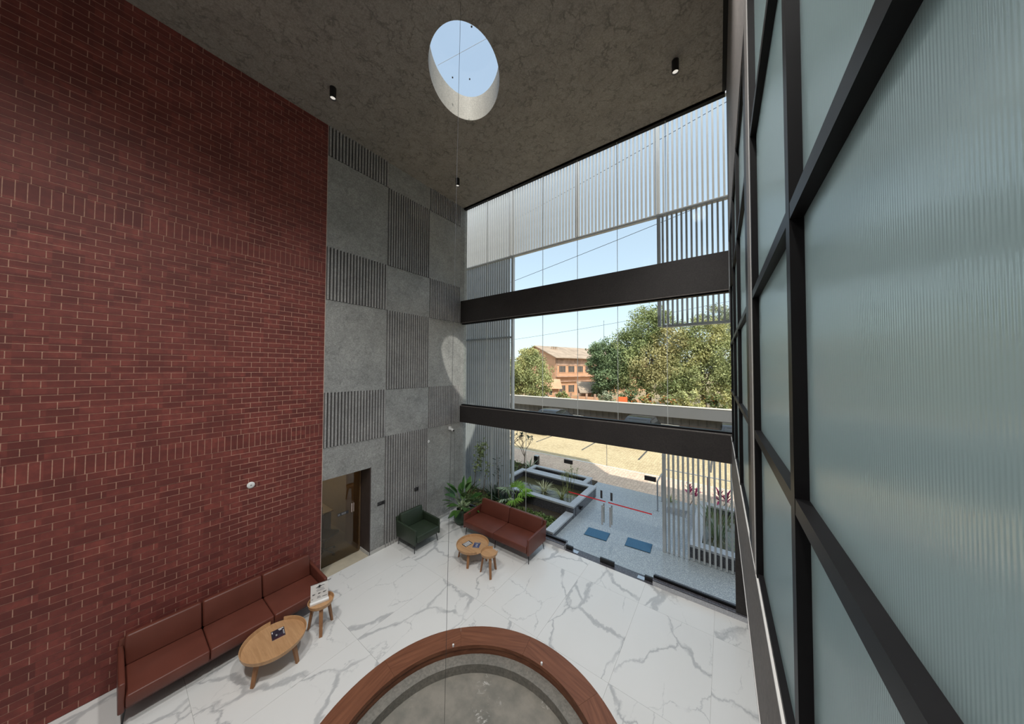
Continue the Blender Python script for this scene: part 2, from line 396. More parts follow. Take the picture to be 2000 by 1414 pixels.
# ------------------------------------------------------------------ brick wall
wb = struct('wall_left_brick', B(LX-.3, LX-.0045, BACK, Y1, 0, CZ+.5), 'mortar', 'red brick wall with two soldier courses')
obj('corner_trim', B(LX-.3, LX+.002, Y1-.006, Y1+.002, 0, CZ), 'trimmetal', wb)
PB = .2325; PC = .0905; J = .008
bricks = []   # (yc, z0, length, height)
def courses(z0, z1, flip=0):
    n = max(1, round((z1-z0)/PC)); pc = (z1-z0)/n
    for i in range(n):
        off = PB/2 if (i+flip) % 2 else 0
        y = 2.40+off
        lst = []
        yy = y
        while yy < Y1+PB: yy += PB
        while yy > BACK-.3:
            a, b = yy-PB, min(yy, Y1-.006)
            if b-a > .03 and b > BACK: bricks.append(((a+b)/2, z0+i*pc+pc/2, b-a-J, pc-J))
            yy -= PB
def soldiers(z0, z1):
    y = Y1-.006
    while y > BACK:
        bricks.append((y-.039, (z0+z1)/2, .078-J, z1-z0-J)); y -= .078
courses(0, 3.0); soldiers(3.0, 3.245); courses(3.245, 6.39, 1); soldiers(6.39, 6.635); courses(6.635, CZ)
def vis(b):
    y, z = b[0], b[1]
    inn = 1 if (y > 1.33 and z > .85 and z < 9.0) else 0
    return inn*b[2]*b[3]/((LX*LX+y*y+(z-H)**2)**1.5)
order = sorted(bricks, key=vis, reverse=True)
cache = {}
for yc, zc, ln, ht in order[:300]:
    key = (round(ln, 3), round(ht, 3))
    if key not in cache: cache[key] = G().rbox(-.012, .012, -ln/2, ln/2, -ht/2, ht/2, .003, 1).mesh('brick', 'brick')
    obj('brick', cache[key], None, wb, (LX-.012+random.uniform(-.0015, .0015), yc, zc))
g = G()
for yc, zc, ln, ht in order[300:]:
    d = random.uniform(-.0015, .0015)
    x1 = LX+d; g.add([(LX-.02, yc-ln/2, zc-ht/2), (x1, yc-ln/2, zc-ht/2), (x1, yc+ln/2, zc-ht/2), (LX-.02, yc+ln/2, zc-ht/2), (LX-.02, yc-ln/2, zc+ht/2), (x1, yc-ln/2, zc+ht/2), (x1, yc+ln/2, zc+ht/2), (LX-.02, yc+ln/2, zc+ht/2)],
                     [(0, 3, 2, 1), (4, 5, 6, 7), (0, 1, 5, 4), (1, 2, 6, 5), (2, 3, 7, 6)])
obj('brickwork', g, 'brick', wb, kind='stuff')

# ------------------------------------------------------------------ ceiling with oval rooflight
SKC = Vector((-3.70, 3.62)); SKA = math.radians(128)
def oval(n=64, grow=0):
    out = []
    for i in range(n):
        t = 2*PI*i/n; a = (.90 if math.cos(t) > 0 else .86)+grow; b = .615+grow
        p = Vector((a*math.cos(t), b*math.sin(t))); c, s = math.cos(SKA), math.sin(SKA)
        out.append((SKC.x+c*p.x-s*p.y, SKC.y+s*p.x+c*p.y))
    return out
def holed(x0, x1, y0, y1, z, hole, flip=False):
    bm = bmesh.new()
    oa = [bm.verts.new((x, y, z)) for x, y in ((x0, y0), (x1, y0), (x1, y1), (x0, y1))]
    ha = [bm.verts.new((x, y, z)) for x, y in hole]
    es = [bm.edges.new((oa[i], oa[(i+1) % 4])) for i in range(4)]+[bm.edges.new((ha[i], ha[(i+1) % len(ha)])) for i in range(len(ha))]
    bmesh.ops.triangle_fill(bm, use_beauty=True, edges=es)
    bm.verts.index_update(); vs = [v.co.copy() for v in bm.verts]; fs = [tuple(v.index for v in f.verts) for f in bm.faces]; bm.free()
    return vs, fs
g = G(); g.add(*holed(-20, 14, -8, WY+.2, CZ+.5, oval())); g.add(*holed(LX-.3, .06, BACK-.3, WY-.02, CZ, oval()))
g.box(LX-.3, .06, WY-.06, WY-.02, CZ, CZ+.5)
ce = struct('ceiling', g, 'ceil', 'dark mottled plaster ceiling with an oval opening')
ov = oval(); g = G(); n = len(ov)
g.add([(x, y, CZ) for x, y in ov]+[(x, y, CZ+.5) for x, y in ov], [(i, (i+1) % n, n+(i+1) % n, n+i) for i in range(n)])
ssmooth(obj('rooflight_shaft', g, 'shaft', ce))
sk = struct('window_1', G().prism(oval(64, .03), CZ+.505, CZ+.52), 'skyglass', 'oval rooflight glass in the ceiling')
for i, (dx, dy) in enumerate(((-.3, .42), (.2, -.55), (-.55, .2), (.35, -.2))):
    x, y = SKC.x+dx, SKC.y+dy; obj('fixing', G().lathe([(0, CZ+.49), (.014, CZ+.49), (.014, CZ+.504), (0, CZ+.504)], 10, x, y), 'black', sk)
for a_ in (SKA+1.1,):
    c_, s_ = math.cos(a_)*.62, math.sin(a_)*.62
    obj('glazing_joint', G().tube([(SKC.x-c_, SKC.y-s_, CZ+.502), (SKC.x+c_, SKC.y+s_, CZ+.502)], .003, 5), 'joint', sk)
# thin shadow gap profile where the ceiling meets the glass
struct('trim_2', B(LX, .06, WY-.02, WY+.07, CZ-.03, CZ+.5), 'blackframe', 'black head channel over the tall glazing')
# unseen shell: back wall, rear right wall, building mass, roof and parapet
struct('wall_back', B(-20, 14, BACK-.3, BACK, 0, CZ+.5), 'concrete', 'grey plaster wall behind the viewpoint')
struct('wall_right_lower', B(RX, RX+.2, BACK, WY, 0, 2.5), 'concrete', 'grey plaster wall under the glazed gallery')
struct('wall_front_wing', G().box(.3, 14, WY-.14, WY+.06, 0, 3.4).box(.3, 14, WY-.14, WY+.06, 6.3, 10.1).box(.3, 1.0, WY-.14, WY+.06, 3.4, 6.3).box(5.2, 14, WY-.14, WY+.06, 3.4, 6.3).box(-20, LX-.04, WY+.02, WY+.12, 0, 10.1), 'concrete', 'grey plaster outer wall of the wings')
struct('trim_3', B(-20, 14, WY+.0, WY+.2, 10.05, 10.2), 'concrete', 'plaster parapet on the roof edge')
struct('trim_4', B(.11, .32, WY-.09, WY+.05, 0, 2.9), 'beam', 'dark plaster column at the right end of the entrance glazing')

# ------------------------------------------------------------------ beams across the glazing
b1 = struct('trim_5', B(LX, .075, 6.54, WY-.015, 5.87, 6.56), 'beam', 'upper dark plaster beam across the tall glazing')
obj('channel', B(LX, .075, 6.60, WY+.03, 5.82, 5.872), 'blackframe', b1)
obj('lip', B(LX, .075, 6.545, 6.56, 5.845, 5.872), 'fascia', b1)
b2 = struct('trim_6', B(LX, .1, 6.54, WY-.015, 2.72, 3.22), 'beam', 'lower dark plaster beam over the entrance doors')
obj('ledge', B(LX, .1, 6.54, 6.60, 3.22, 3.235), 'fascia', b2)
obj('channel', B(LX, .1, 6.60, WY+.03, 3.22, 3.27), 'blackframe', b2)

# ------------------------------------------------------------------ glazing
def glazing(name, label, xs, z0, z1, y=WY):
    w = struct(name, None, None, label)
    for i in range(len(xs)-1):
        obj('pane', B(xs[i]+.004, xs[i+1]-.004, y, y+.012, z0, z1), 'glass', w)
    for x in xs[1:-1]: obj('joint', B(x-.004, x+.004, y-.001, y+.013, z0, z1), 'joint', w)
    return w
ux = [LX, -5.83, -4.86, -3.88, -2.9, -1.94, -.95, .08]
glazing('window_2', 'top tier of frameless glazing under the ceiling', ux, 6.56, CZ)
glazing('window_3', 'middle tier of frameless glazing between the two dark beams', ux, 3.26, 5.83)
glazing('window_4', 'fixed ground floor glazing beside the red sofa', [LX, -5.61, -4.4, -3.2], .1, 2.73)
glazing('window_5', 'fixed ground floor glazing right of the entrance doors', [-1.24, .11], .12, 2.73)
glazing('window_6', 'glass transom over the entrance doors', [-3.2, -2.2, -1.24], 2.2, 2.73)
def leaf(name, label, x0, x1, hinge):
    d = struct(name, B(x0+.004, x1-.004, WY, WY+.012, .015, 2.185), 'glass', label)
    hx0, hx1 = (x0, x0+.17) if hinge < 0 else (x1-.17, x1); fx0, fx1 = (x1-.16, x1) if hinge < 0 else (x0, x0+.16)
    px = x0-.06 if hinge < 0 else x1-.16
    obj('top_patch', B(px, px+.22, WY-.012, WY+.024, 2.07, 2.16), 'black', d)
    obj('bottom_patch', B(hx0, hx1, WY-.016, WY+.028, .0, .085), 'black', d)
    obj('floor_lock', B(fx0, fx1, WY-.016, WY+.028, .0, .1), 'black', d)
    obj('floor_spring', B((hx1 if hinge < 0 else hx0-.14), (hx1+.14 if hinge < 0 else hx0), WY-.06, WY+.05, -.004, .006), 'steel', d)
    cx = x1-.09 if hinge < 0 else x0+.09
    for sgn in (-1, 1):
        yy = WY+.006+sgn*.06
        h = obj('pull_handle', G().tube([(cx, yy, .88), (cx, yy, 1.32)], .016, 12), 'steel', d); ssmooth(h)
        obj('standoff', G().tube([(cx, WY+.006, .95), (cx, yy, .95)], .008, 8).tube([(cx, WY+.006, 1.25), (cx, yy, 1.25)], .008, 8), 'steel', h)
    obj('safety_tape', B(x0+.06 if hinge < 0 else x0+.03, x1-.03 if hinge < 0 else x1-.02, WY-.0015, WY-.0005, 1.375, 1.40), 'red', d)
    lx = cx-.06 if hinge < 0 else cx-.01
    obj('door_label', B(lx, lx+.05, WY-.0015, WY-.0005, 1.44, 1.62), 'ink', d)
    return d
leaf('door_1', 'left frameless glass entrance door leaf', -3.2, -2.2, -1)
leaf('door_2', 'right frameless glass entrance door leaf', -2.2, -1.24, 1)
struct('trim_7', G().box(-3.2, -1.24, WY-.1, WY+.12, -.25, -.003), 'dgranite', 'dark granite threshold under the entrance doors')
def sill(name, x0, x1, label):
    s = struct(name, B(x0, x1, WY-.1, WY+.12, -.2, .095), 'granite', label)
    obj('sill_top', B(x0, x1, WY-.105, WY+.13, .095, .112), 'dgranite', s); obj('channel', B(x0, x1, WY-.012, WY+.026, .112, .15), 'blackframe', s)
sill('trim_8', LX+.013, -3.22, 'granite sill under the glazing behind the red sofa'); sill('trim_9', -1.24, .34, 'granite sill right of the entrance doors')

# ------------------------------------------------------------------ right gallery wall (glazed screen of the upper floor), slightly out of square
wr = struct('wall_right', None, None, 'gallery wall of black framed reeded glass between taupe slab edges')
wr.location = (.163, 0, 0); wr.rotation_euler = (0, 0, math.radians(.75))
YA, YB = -3.5, 6.55
obj('slab_edge', B(0, .9, YA, YB, 2.47, 3.2), 'fascia', wr)
obj('drip_bead', B(-.004, .01, YA, YB, 2.455, 2.475), 'baseb', wr)
obj('sill_bead', B(-.003, .02, YA, YB, 3.196, 3.21), 'baseb', wr)
obj('upper_fascia', B(0, .9, YA, YB+.05, 6.75, CZ+.3), 'fascia', wr)
obj('shadow_gap', B(-.06, -.001, YA, YB+.05, CZ-.04, CZ+.02), 'blackframe', wr)
zt = [3.2, 4.03, 4.84, 5.80, 6.75]
mull = [YA, -2.2, -1.1, 0, 1.1, 2.2]
mull2 = [2.69, 3.85, 4.92, 6.05]
obj('post', B(0, .2, 2.24, 2.5, 3.2, 6.75), 'fascia', wr)
obj('post_bead', B(-.004, .004, 2.236, 2.25, 3.2, 6.75), 'baseb', wr)
for y in mull+mull2: 
    wdt = .05 if y < 2.1 or y > 2.8 else (.045 if y < 2.5 else .19)
    obj('mullion', B(0, .07, y-(0 if y < 2.5 or y > 2.8 else wdt), y+(wdt if (y < 2.5 or y > 2.8) else 0)-(.004 if y == 2.2 else 0), 3.2, 6.75), 'blackframe', wr)
allm = mull+[2.5]+mull2+[YB]
for i in range(len(allm)-1):
    a, b = allm[i], allm[i+1]
    if a == 2.2 : continue
    if a == 2.5: continue
    a2 = a if a == 2.69 else a+.05
    for j in range(4):
        obj('pane', B(.03, .042, a2-.01, b+.01, zt[j]+.01, zt[j+1]-.01), 'reeded', wr)
    for j in (1, 2, 3):
        obj('transom', B(.001, .068, a2, b, zt[j]-.022, zt[j]+.022), 'blackframe', wr)
    obj('sill_rail', B(.006, .068, a2, b, 3.2, 3.235), 'blackframe', wr)
    obj('head_rail', B(.006, .068, a2, b, 6.71, 6.75), 'blackframe', wr)

# gallery room behind the reeded glass, with a window in the wing
struct('wall_gallery', G().box(5.6, 5.8, YA, WY-.14, 3.2, 6.75).box(.2, 5.8, YA-.2, YA, 3.2, 6.75), 'white', 'white walls of the gallery behind the reeded glass')
struct('floor_gallery', B(1.07, 5.8, YA-.2, WY-.14, 3.0, 3.2), 'marble', 'gallery floor behind the reeded glass')
struct('ceiling_gallery', B(1.07, 5.8, YA-.2, WY-.14, 6.75, 6.95), 'white', 'gallery ceiling behind the reeded glass')
glazing('window_7', 'wide window of the gallery room', [1.0, 3.1, 5.2], 3.4, 6.3)
for i, y in enumerate((-1.6, .4, 2.4, 4.4)):  # unseen panel lights added to brighten the reeded glass from behind
    t = thing('added_panel_light', 'added unseen panel light on the gallery ceiling, %s from the window' % ('fourth', 'third', 'second', 'first')[i], 'added light', (1.9, y, 6.75), 0, 'added gallery panel lights')
    obj('frame', B(-.65, .65, -.32, .32, -.03, 0), 'white', t); obj('diffuser', B(-.62, .62, -.29, .29, -.036, -.03), 'gallery_fill', t)

# ------------------------------------------------------------------ ceiling spotlights
def spotlight(x, y, label, watt, ang):
    t = thing('ceiling_spotlight', label, 'spotlight', (x, y, CZ), 0, 'black cylinder spotlights on the ceiling')
    ssmooth(obj('housing', G().lathe([(0, 0), (.055, 0), (.055, -.20), (.047, -.20), (.047, -.17), (0, -.17)], 24), 'black', t))
    obj('lens', G().lathe([(0, -.178), (.045, -.178), (.045, -.172), (0, -.172)], 20), 'lens', t)
    l = bpy.data.lights.new('spot_beam', 'SPOT'); l.energy = watt; l.spot_size = math.radians(ang); l.spot_blend = 1; l.shadow_soft_size = .2; l.color = (1, .98, .95)
    lo = bpy.data.objects.new('spot_beam', l); COL.objects.link(lo); lo.parent = t; lo.location = (0, 0, -.22)
    return t
spotlight(-5.83, 2.32, 'black cylinder ceiling spotlight nearest the red brick wall', SPOT_W*.3, 50)
spotlight(-5.87, 5.49, 'black cylinder ceiling spotlight in the corner between fluted wall and glazing', SPOT_W*.3, 50)
spotlight(-.62, 5.5, 'black cylinder ceiling spotlight near the tall glazing on the gallery side', SPOT_W*.6, 60)
for x, y, w_ in ((-.62, 2.32, 'nearer the glazing'), (-2.9, -1.2, 'in the middle of the rear row'), (-.62, -1.2, 'at the gallery end of the rear row')):  # out-of-view spotlights added to lift the light in the room
    spotlight(x, y, 'added fill spotlight on the ceiling out of view, '+w_, SPOT_W*1.3, 150)

# ------------------------------------------------------------------ round bench and basin
RC = (-2.083, 2.055)
t = thing('ring_bench', 'circular dark wood bench ring around the concrete basin', 'bench', (RC[0], RC[1], 0))
NS = 10
seg = G().lathe([(1.443, .40), (1.75, .40), (1.75, .352), (1.443, .352)], 10, 0, 0, -PI/NS+.0006, PI/NS-.0006, True).mesh('seat_segment', 'ringwood')
inn = G().lathe([(1.452, .352), (1.47, .352), (1.47, .13), (1.452, .13)], 10, 0, 0, -PI/NS, PI/NS, True).mesh('inner_apron', 'ringwood')
out = G().lathe([(1.72, .352), (1.74, .352), (1.74, 0), (1.72, 0)], 10, 0, 0, -PI/NS, PI/NS, True).mesh('outer_apron', 'ringwood')
for i in range(NS):
    a = 2*PI*(i+.28)/NS
    obj('seat_segment', seg, None, t, None, a); obj('inner_apron', inn, None, t, None, a); obj('outer_apron', out, None, t, None, a)
for (x, y) in ((-3.03, 2.84), (-2.05, 3.53)):
    dx, dy = x-RC[0], y-RC[1]; s = 1.462/math.hypot(dx, dy)
    obj('cable_cap', G().lathe([(0, 0), (.014, 0), (.014, .03), (0, .034)], 10), 'white', t, (dx*s, dy*s, .40))
t = thing('concrete_basin', 'raw grey concrete basin with a stepped ledge inside the wooden ring', 'basin', (RC[0], RC[1], 0))
ssmooth(obj('ledge', G().lathe([(1.4518, .0), (1.4518, .27), (1.30, .27), (1.30, .0)], 72, close=True), 'bed', t))
def bedmat():
    k = NT('basin_floor'); v = k.pos(); f = k.noise(v, 3, 6, .62)
    c = k.mix(k.ramp(f, [(.35, 0), (.65, 1)]), (.15, .145, .125), (.255, .235, .2))
    sp = k.math('MULTIPLY', k.ramp(k.noise(v, 11, 6, .8, 1.5), [(.55, 0), (.62, 1)]), k.ramp(k.noise(v, 2.4, 2), [(.6, 0), (.68, .7)]))
    k.bump(f, .2, .01); return k.fin(k.mix(sp, c, (.66, .64, .6)), .7)
MT['bedfloor'] = bedmat()
obj('bed', G().lathe([(0, .15), (1.3, .15), (1.3, 0), (0, 0)], 64), 'bedfloor', t)
cb = obj('hanging_cable', G().tube([(-2.97, 2.81, CZ), (-2.74, 2.42, .15)], .0025, 5), 'wire')
tag(cb, 'thin dark cable hanging from ceiling into the concrete basin', 'cable')

# ------------------------------------------------------------------ seating
def sofa(name, label, cat, W_, seats, m, loc, rz, D=.82, group=None, arm=.055, two=True):
    """local: x along width (centred), back at +y (y=D/2), front at -y"""
    t = thing(name, label, cat, loc, rz, group)
    w = W_/2; iw = w-arm
    obj('base', G().rbox(-iw, iw, -D/2+.03, D/2-.05, .21, .255, .012, 2), m, t)
    sw = 2*iw/seats
    for i in range(seats):
        a = -iw+sw*i
        ssmooth(obj('seat_cushion', G().rbox(a+.003, a+sw-.003, -D/2-.02, D/2-.19, .255, .40, .022, 3), m, t))
        Mx = Matrix.Translation((0, D/2-.135, .39)) @ Matrix.Rotation(math.radians(-12), 4, 'X')
        ssmooth(obj('back_cushion', G().rbox(a+.004, a+sw-.004, -.065, .055, -.02, .36, .03, 3, Mx), m, t))
    Mb = Matrix.Translation((0, D/2-.035, .25)) @ Matrix.Rotation(math.radians(-7), 4, 'X')
    ssmooth(obj('back_panel', G().rbox(-w+.01, w-.01, -.025, .025, -.02, .42, .015, 2, Mb), m, t))
    for sgn in (-1, 1):
        x0, x1 = (sgn*w-arm, sgn*w) if sgn > 0 else (-w, -w+arm)
        g = G(); bm = bmesh.new()
        prof = [(-D/2, .20), (D/2-.02, .20), (D/2+.01, .585), (-D/2+.005, .555)]
        vs = [bm.verts.new((x0, y, z)) for y, z in prof]+[bm.verts.new((x1, y, z)) for y, z in prof]
        for f in ((0, 1, 2, 3), (7, 6, 5, 4), (0, 4, 5, 1), (1, 5, 6, 2), (2, 6, 7, 3), (3, 7, 4, 0)): bm.faces.new([vs[i] for i in f])
        bmesh.ops.recalc_face_normals(bm, faces=bm.faces)
        bmesh.ops.bevel(bm, geom=list(bm.edges), offset=.016, segments=3, affect='EDGES', profile=.5); bm.verts.index_update()
        g.add([v.co.copy() for v in bm.verts], [tuple(v.index for v in f.verts) for f in bm.faces]); bm.free()
        ssmooth(obj('armrest', g, m, t))
        for sy in (-1, 1):
            obj('leg', G().tube([(sgn*(w-.06), sy*(D/2-.09), .215), (sgn*(w-.035), sy*(D/2-.055), 0)], [.012, .008], 8), 'black', t)
    if seats > 1 and W_ > 1.5:
        obj('leg', G().tube([(0, -D/2+.1, .215), (0, -D/2+.06, 0)], [.012, .008], 8), 'black', t)
    return t
sofa('sofa', 'two seat rust red leather sofa with its back to the glazing', 'sofa', 2.06, 2, 'redleather', (-4.62, 5.98, 0), 0, .80)
sofa('sofa', 'long rust red leather sofa against the brick wall', 'sofa', 2.3, 3, 'redleather', (-6.35, 1.28, 0), PI/2, .80)
sofa('armchair', 'dark green leather armchair against the fluted wall', 'armchair', .76, 1, 'greenleather', (-6.34, 4.68, 0), PI/2, .78)

# ------------------------------------------------------------------ tables
def round_table(name, label, cat, r, h, loc, gap, nleg, legrot, rim=.045):
    t = thing(name, label, cat, loc, 0)
    ssmooth(obj('table_top', G().lathe([(0, h-rim-.018), (r-.01, h-rim-.018), (r, h-rim-.006), (r, h-rim), (0, h-rim)], 48), 'oak', t))
    ga = .12/r*.7
    ssmooth(obj('rim', G().lathe([(r-.012, h-rim-.004), (r+.002, h-rim-.004), (r+.012, h), (r+.002, h+.001)], 48, 0, 0, gap+ga, gap+2*PI-ga, True), 'oak', t))
    for i in range(nleg):
        a = legrot+2*PI*i/nleg; c, s = math.cos(a), math.sin(a)
        M2 = Matrix.Rotation(a, 4, 'Z')
        ri, ro = r*.80-.02, r*.80+.05
        wd = .026; th = .016
        def ring(rr, z, k): return [M2 @ Vector((rr-th*k, -wd*k, z)), M2 @ Vector((rr+th*k, -wd*k, z)), M2 @ Vector((rr+th*k, wd*k, z)), M2 @ Vector((rr-th*k, wd*k, z))]
        vs = ring(ri, h-rim-.017, 1.15)+ring(ro, 0, .85)
        obj('leg', G().add(vs, [(3, 2, 1, 0)[::-1], (4, 5, 6, 7)[::-1], (0, 1, 5, 4)[::-1], (1, 2, 6, 5)[::-1], (2, 3, 7, 6)[::-1], (3, 0, 4, 7)[::-1]]), 'oakleg', t)
    return t
round_table('coffee_table', 'low round oak tray table in front of the two seat sofa', 'coffee table', .365, .36, (-4.78, 5.03, 0), math.radians(-20), 4, math.radians(-65))
round_table('side_table', 'small tall empty oak tray table beside the low table at the glazing', 'side table', .175, .47, (-4.155, 4.885, 0), math.radians(75), 3, math.radians(-40))
round_table('coffee_table', 'low round oak tray table in front of the long sofa at the brick wall', 'coffee table', .385, .36, (-5.51, 1.53, 0), math.radians(160), 4, math.radians(-55))
round_table('side_table', 'small tall oak tray table carrying the white display stand', 'side table', .178, .48, (-5.58, 2.18, 0), math.radians(160), 3, math.radians(-20))

def magazine(label, loc, rz, w, l, m, blocks):
    t = thing('magazine', label, 'magazine', loc, rz, 'magazines on the low oak tables')
    obj('pages', B(-w/2+.002, w/2-.002, -l/2+.002, l/2-.002, 0, .006), 'paper', t)
    c = obj('cover', B(-w/2, w/2, -l/2, l/2, .006, .0075), m, t)
    for (x0, x1, y0, y1, mm) in blocks:
        obj('print', B(x0*w-w/2, x1*w-w/2, y0*l-l/2, y1*l-l/2, .0075, .0079), mm, c)
    return t
zt_ = .36-.045
bl = []
random.seed(3)
for r_ in range(5):
    x = .08
    while x < .9:
        wd = random.uniform(.06, .2); bl.append((x, min(.93, x+wd), .1+r_*.165, .1+r_*.165+.12, 'paper')); x += wd+.05
magazine('black and white patterned magazine on the table by the glazing', (-4.90, 4.98, zt_), math.radians(-8), .15, .21, 'ink', bl)
magazine('dark blue magazine on the table by the glazing', (-4.69, 5.07, zt_), math.radians(28), .15, .20, 'magblue', [(.1, .9, .84, .92, 'inkgrey'), (.35, .7, .58, .66, 'paper'), (.3, .72, .4, .46, 'inkgrey'), (.38, .64, .3, .36, 'paper'), (.12, .88, .06, .12, 'inkgrey')])
magazine('dark picture magazine on the table by the brick wall', (-5.6, 1.60, zt_), math.radians(80), .16, .20, 'magdark', [(.55, .95, .86, .95, 'paper'), (.6, .8, .76, .82, 'paper'), (.1, .9, .05, .1, 'magmaroon'), (.3, .42, .3, .5, 'inkgrey'), (.86, .96, .2, .7, 'inkgrey'), (.05, .12, .7, .9, 'paper')])

# display stand with printed sheet
t = thing('display_stand', 'small white display stand with a printed sheet beside the long sofa', 'sign stand', (-5.59, 2.16, .48-.045), math.radians(72))
obj('stand_base', G().rbox(-.135, .135, -.03, .03, 0, .035, .004, 1), 'white', t)
Mt = Matrix.Translation((0, .012, .03)) @ Matrix.Rotation(math.radians(-9), 4, 'X')
def tilted(x0, x1, z0, z1, y0, y1): 
    g = G().box(x0, x1, y0, y1, z0, z1); g.v = [tuple(Mt @ Vector(v)) for v in g.v]; return g
sh = obj('printed_sheet', tilted(-.125, .125, 0, .27, 0, .004), 'paper', t)
obj('top_rod', tilted(-.13, .165, .268, .275, -.002, .004), 'steel', t)
pr = [(-.05, .0, .205, .215), (-.03, .03, .215, .224), (.0, .07, .222, .229), (-.012, .012, .2, .24)]
for a in pr: obj('logo', tilted(a[0], a[1], a[2], a[3], -.0008, 0), 'ink', sh)
for z, segs in ((.185, ((-.03, .06),)), (.165, ((-.045, .07),)), (.15, ((-.04, .075),)), (.115, ((-.1, -.06), (-.02, .02), (.05, .1))), (.105, ((-.1, -.07), (-.02, .01), (.05, .085))), (.065, ((-.03, .01),)), (.045, ((-.11, -.09), (-.035, .02), (.04, .11)))):
    for a, b in segs: obj('print', tilted(a, b, z, z+.007, -.0008, 0), 'inkgrey' if z > .12 else 'ink', sh)

# ------------------------------------------------------------------ leaves and plants
def leafmesh(L_, Wd, droop=.5, fold=.25, n=7, tipw=.0, mat='leaf', rib=True):
    """blade along +x, rising then drooping"""
    g = G(); vs = []; fs = []
    for i in range(n+1):
        t_ = i/n; w_ = Wd*math.sin(PI*min(1, t_*.96+.04))**.75*(1-.25*t_) if 0 < i < n else (.01 if i == 0 else .002)
        x = L_*t_*(1-.12*droop*t_); z = -droop*L_*.45*t_*t_
        vs += [(x, -w_, z+fold*w_), (x, 0, z), (x, w_, z+fold*w_)]
    for i in range(n):
        a = i*3; fs += [(a, a+1, a+4, a+3), (a+1, a+2, a+5, a+4)]
    g.add(vs, fs); return g.mesh('leaf', mat, True)
def placeleaf(me, parent, base, az, el, roll=0, name='leaf', sc=1):
    o = obj(name, me, None, parent); o.location = base
    o.rotation_mode = 'XYZ'; R_ = Matrix.Rotation(az, 4, 'Z') @ Matrix.Rotation(-el, 4, 'Y') @ Matrix.Rotation(roll, 4, 'X')
    o.rotation_euler = R_.to_euler(); o.scale = (sc, sc, sc); return o
random.seed(11)
t = thing('potted_plant', 'broad leaved plant in a round dark green pot between armchair and sofa', 'potted plant', (-6.13, 6.04, 0))
ssmooth(obj('pot', G().lathe([(0, 0), (.16, 0), (.215, .03), (.255, .10), (.262, .16), (.245, .23), (.20, .30), (.175, .36), (.18, .39), (.165, .39), (.16, .35), (0, .34)], 40), 'pot', t))
obj('soil', G().lathe([(0, .352), (.162, .352)], 24), 'soil', t)
big = [leafmesh(.44, .1, .35, .3), leafmesh(.38, .09, .7, .3), leafmesh(.5, .095, .2, .35)]
for i in range(30):
    az = i*2.4+random.uniform(-.3, .3); k = i/30
    el = math.radians(82-62*k+random.uniform(-8, 8)); hs = .14+.48*(1-k)*random.uniform(.7, 1.1)
    base = Vector((.05*math.cos(az), .05*math.sin(az), .35)); d = Vector((math.cos(az)*math.cos(el), math.sin(az)*math.cos(el), math.sin(el)))
    if base.x+d.x*(hs+.5) < -.6: az = PI-az; d.x = -d.x
    if base.y+d.y*(hs+.5) > .5: az = -az; d.y = -d.y
    tip = base+d*hs
    obj('stem', G().tube([base, base+d*hs*.5+Vector((0, 0, .02)), tip], .005, 5), 'leafrib', t)
    placeleaf(random.choice(big), t, tip, az, el-math.radians(22), random.uniform(-.5, .5), 'leaf', random.uniform(.75, 1.1))
sm = leafmesh(.13, .03, .8, .2, 4, mat='leafpale')
for i in range(34):
    az = i*2.4; el = math.radians(random.uniform(10, 70)); rr = random.uniform(.06, .16)
    placeleaf(sm, t, (rr*math.cos(az), rr*math.sin(az), .36+random.uniform(.02, .14)), az, el, random.uniform(-.6, .6), 'small_leaf', random.uniform(.7, 1.2))

# ------------------------------------------------------------------ wall fittings
t = thing('security_camera', 'white security camera on the plaster wall near the corner', 'camera', (LX, 6.12, 2.57))
obj('bracket', G().rbox(0, .05, -.05, .05, -.02, .07, .008, 2), 'white', t)
ssmooth(obj('body', G().tube([(.04, 0, 0), (.13, .03, -.04)], [.035, .04], 14), 'white', t)); ssmooth(obj('lens', G().tube([(.125, .03, -.04), (.15, .038, -.05)], [.03, .03], 14), 'black', t))
def disc(label, y, z, r):
    t = thing('wall_disc', label, 'sensor', (LX, y, z), 0, 'round white wall discs')
    o = ssmooth(obj('plate', G().lathe([(0, 0), (r, 0), (r, .012), (r*.85, .02), (r*.3, .024), (0, .024)], 28), 'white', t)); o.rotation_euler = (0, PI/2, 0)
    o2 = obj('centre', G().lathe([(0, .0245), (r*.22, .0245), (r*.22, .027), (0, .027)], 14), 'inkgrey', t); o2.rotation_euler = (0, PI/2, 0)
disc('round white disc fixed to the red brick wall', 1.5, 2.33, .055); disc('small round white disc at the edge of the fluted panel', 5.33, 2.34, .04)
def switch(label, y, z, w, h, n, x=LX):
    t = thing('switch_plate', label, 'switch', (x, y, z), 0)
    obj('plate', B(0, .009, -w/2, w/2, -h/2, h/2), 'darkplast', t)
    for i in range(n):
        a = -w/2+.012+(w-.024)*i/n; obj('rocker', B(.009, .013, a+.003, a+(w-.024)/n-.003, -h*.3, h*.3), 'black' if i % 2 else 'darkplast', t)
    obj('indicator', B(.013, .0135, -w*.2, -w*.2+.008, h*.1, h*.1+.008), 'white', t)
switch('wide black switch plate beside the office doorway', 3.95, 1.12, .2, .085, 5); switch('black socket plate on the fluted wall above the armchair', 4.94, 1.14, .13, .1, 2, LX+.021)

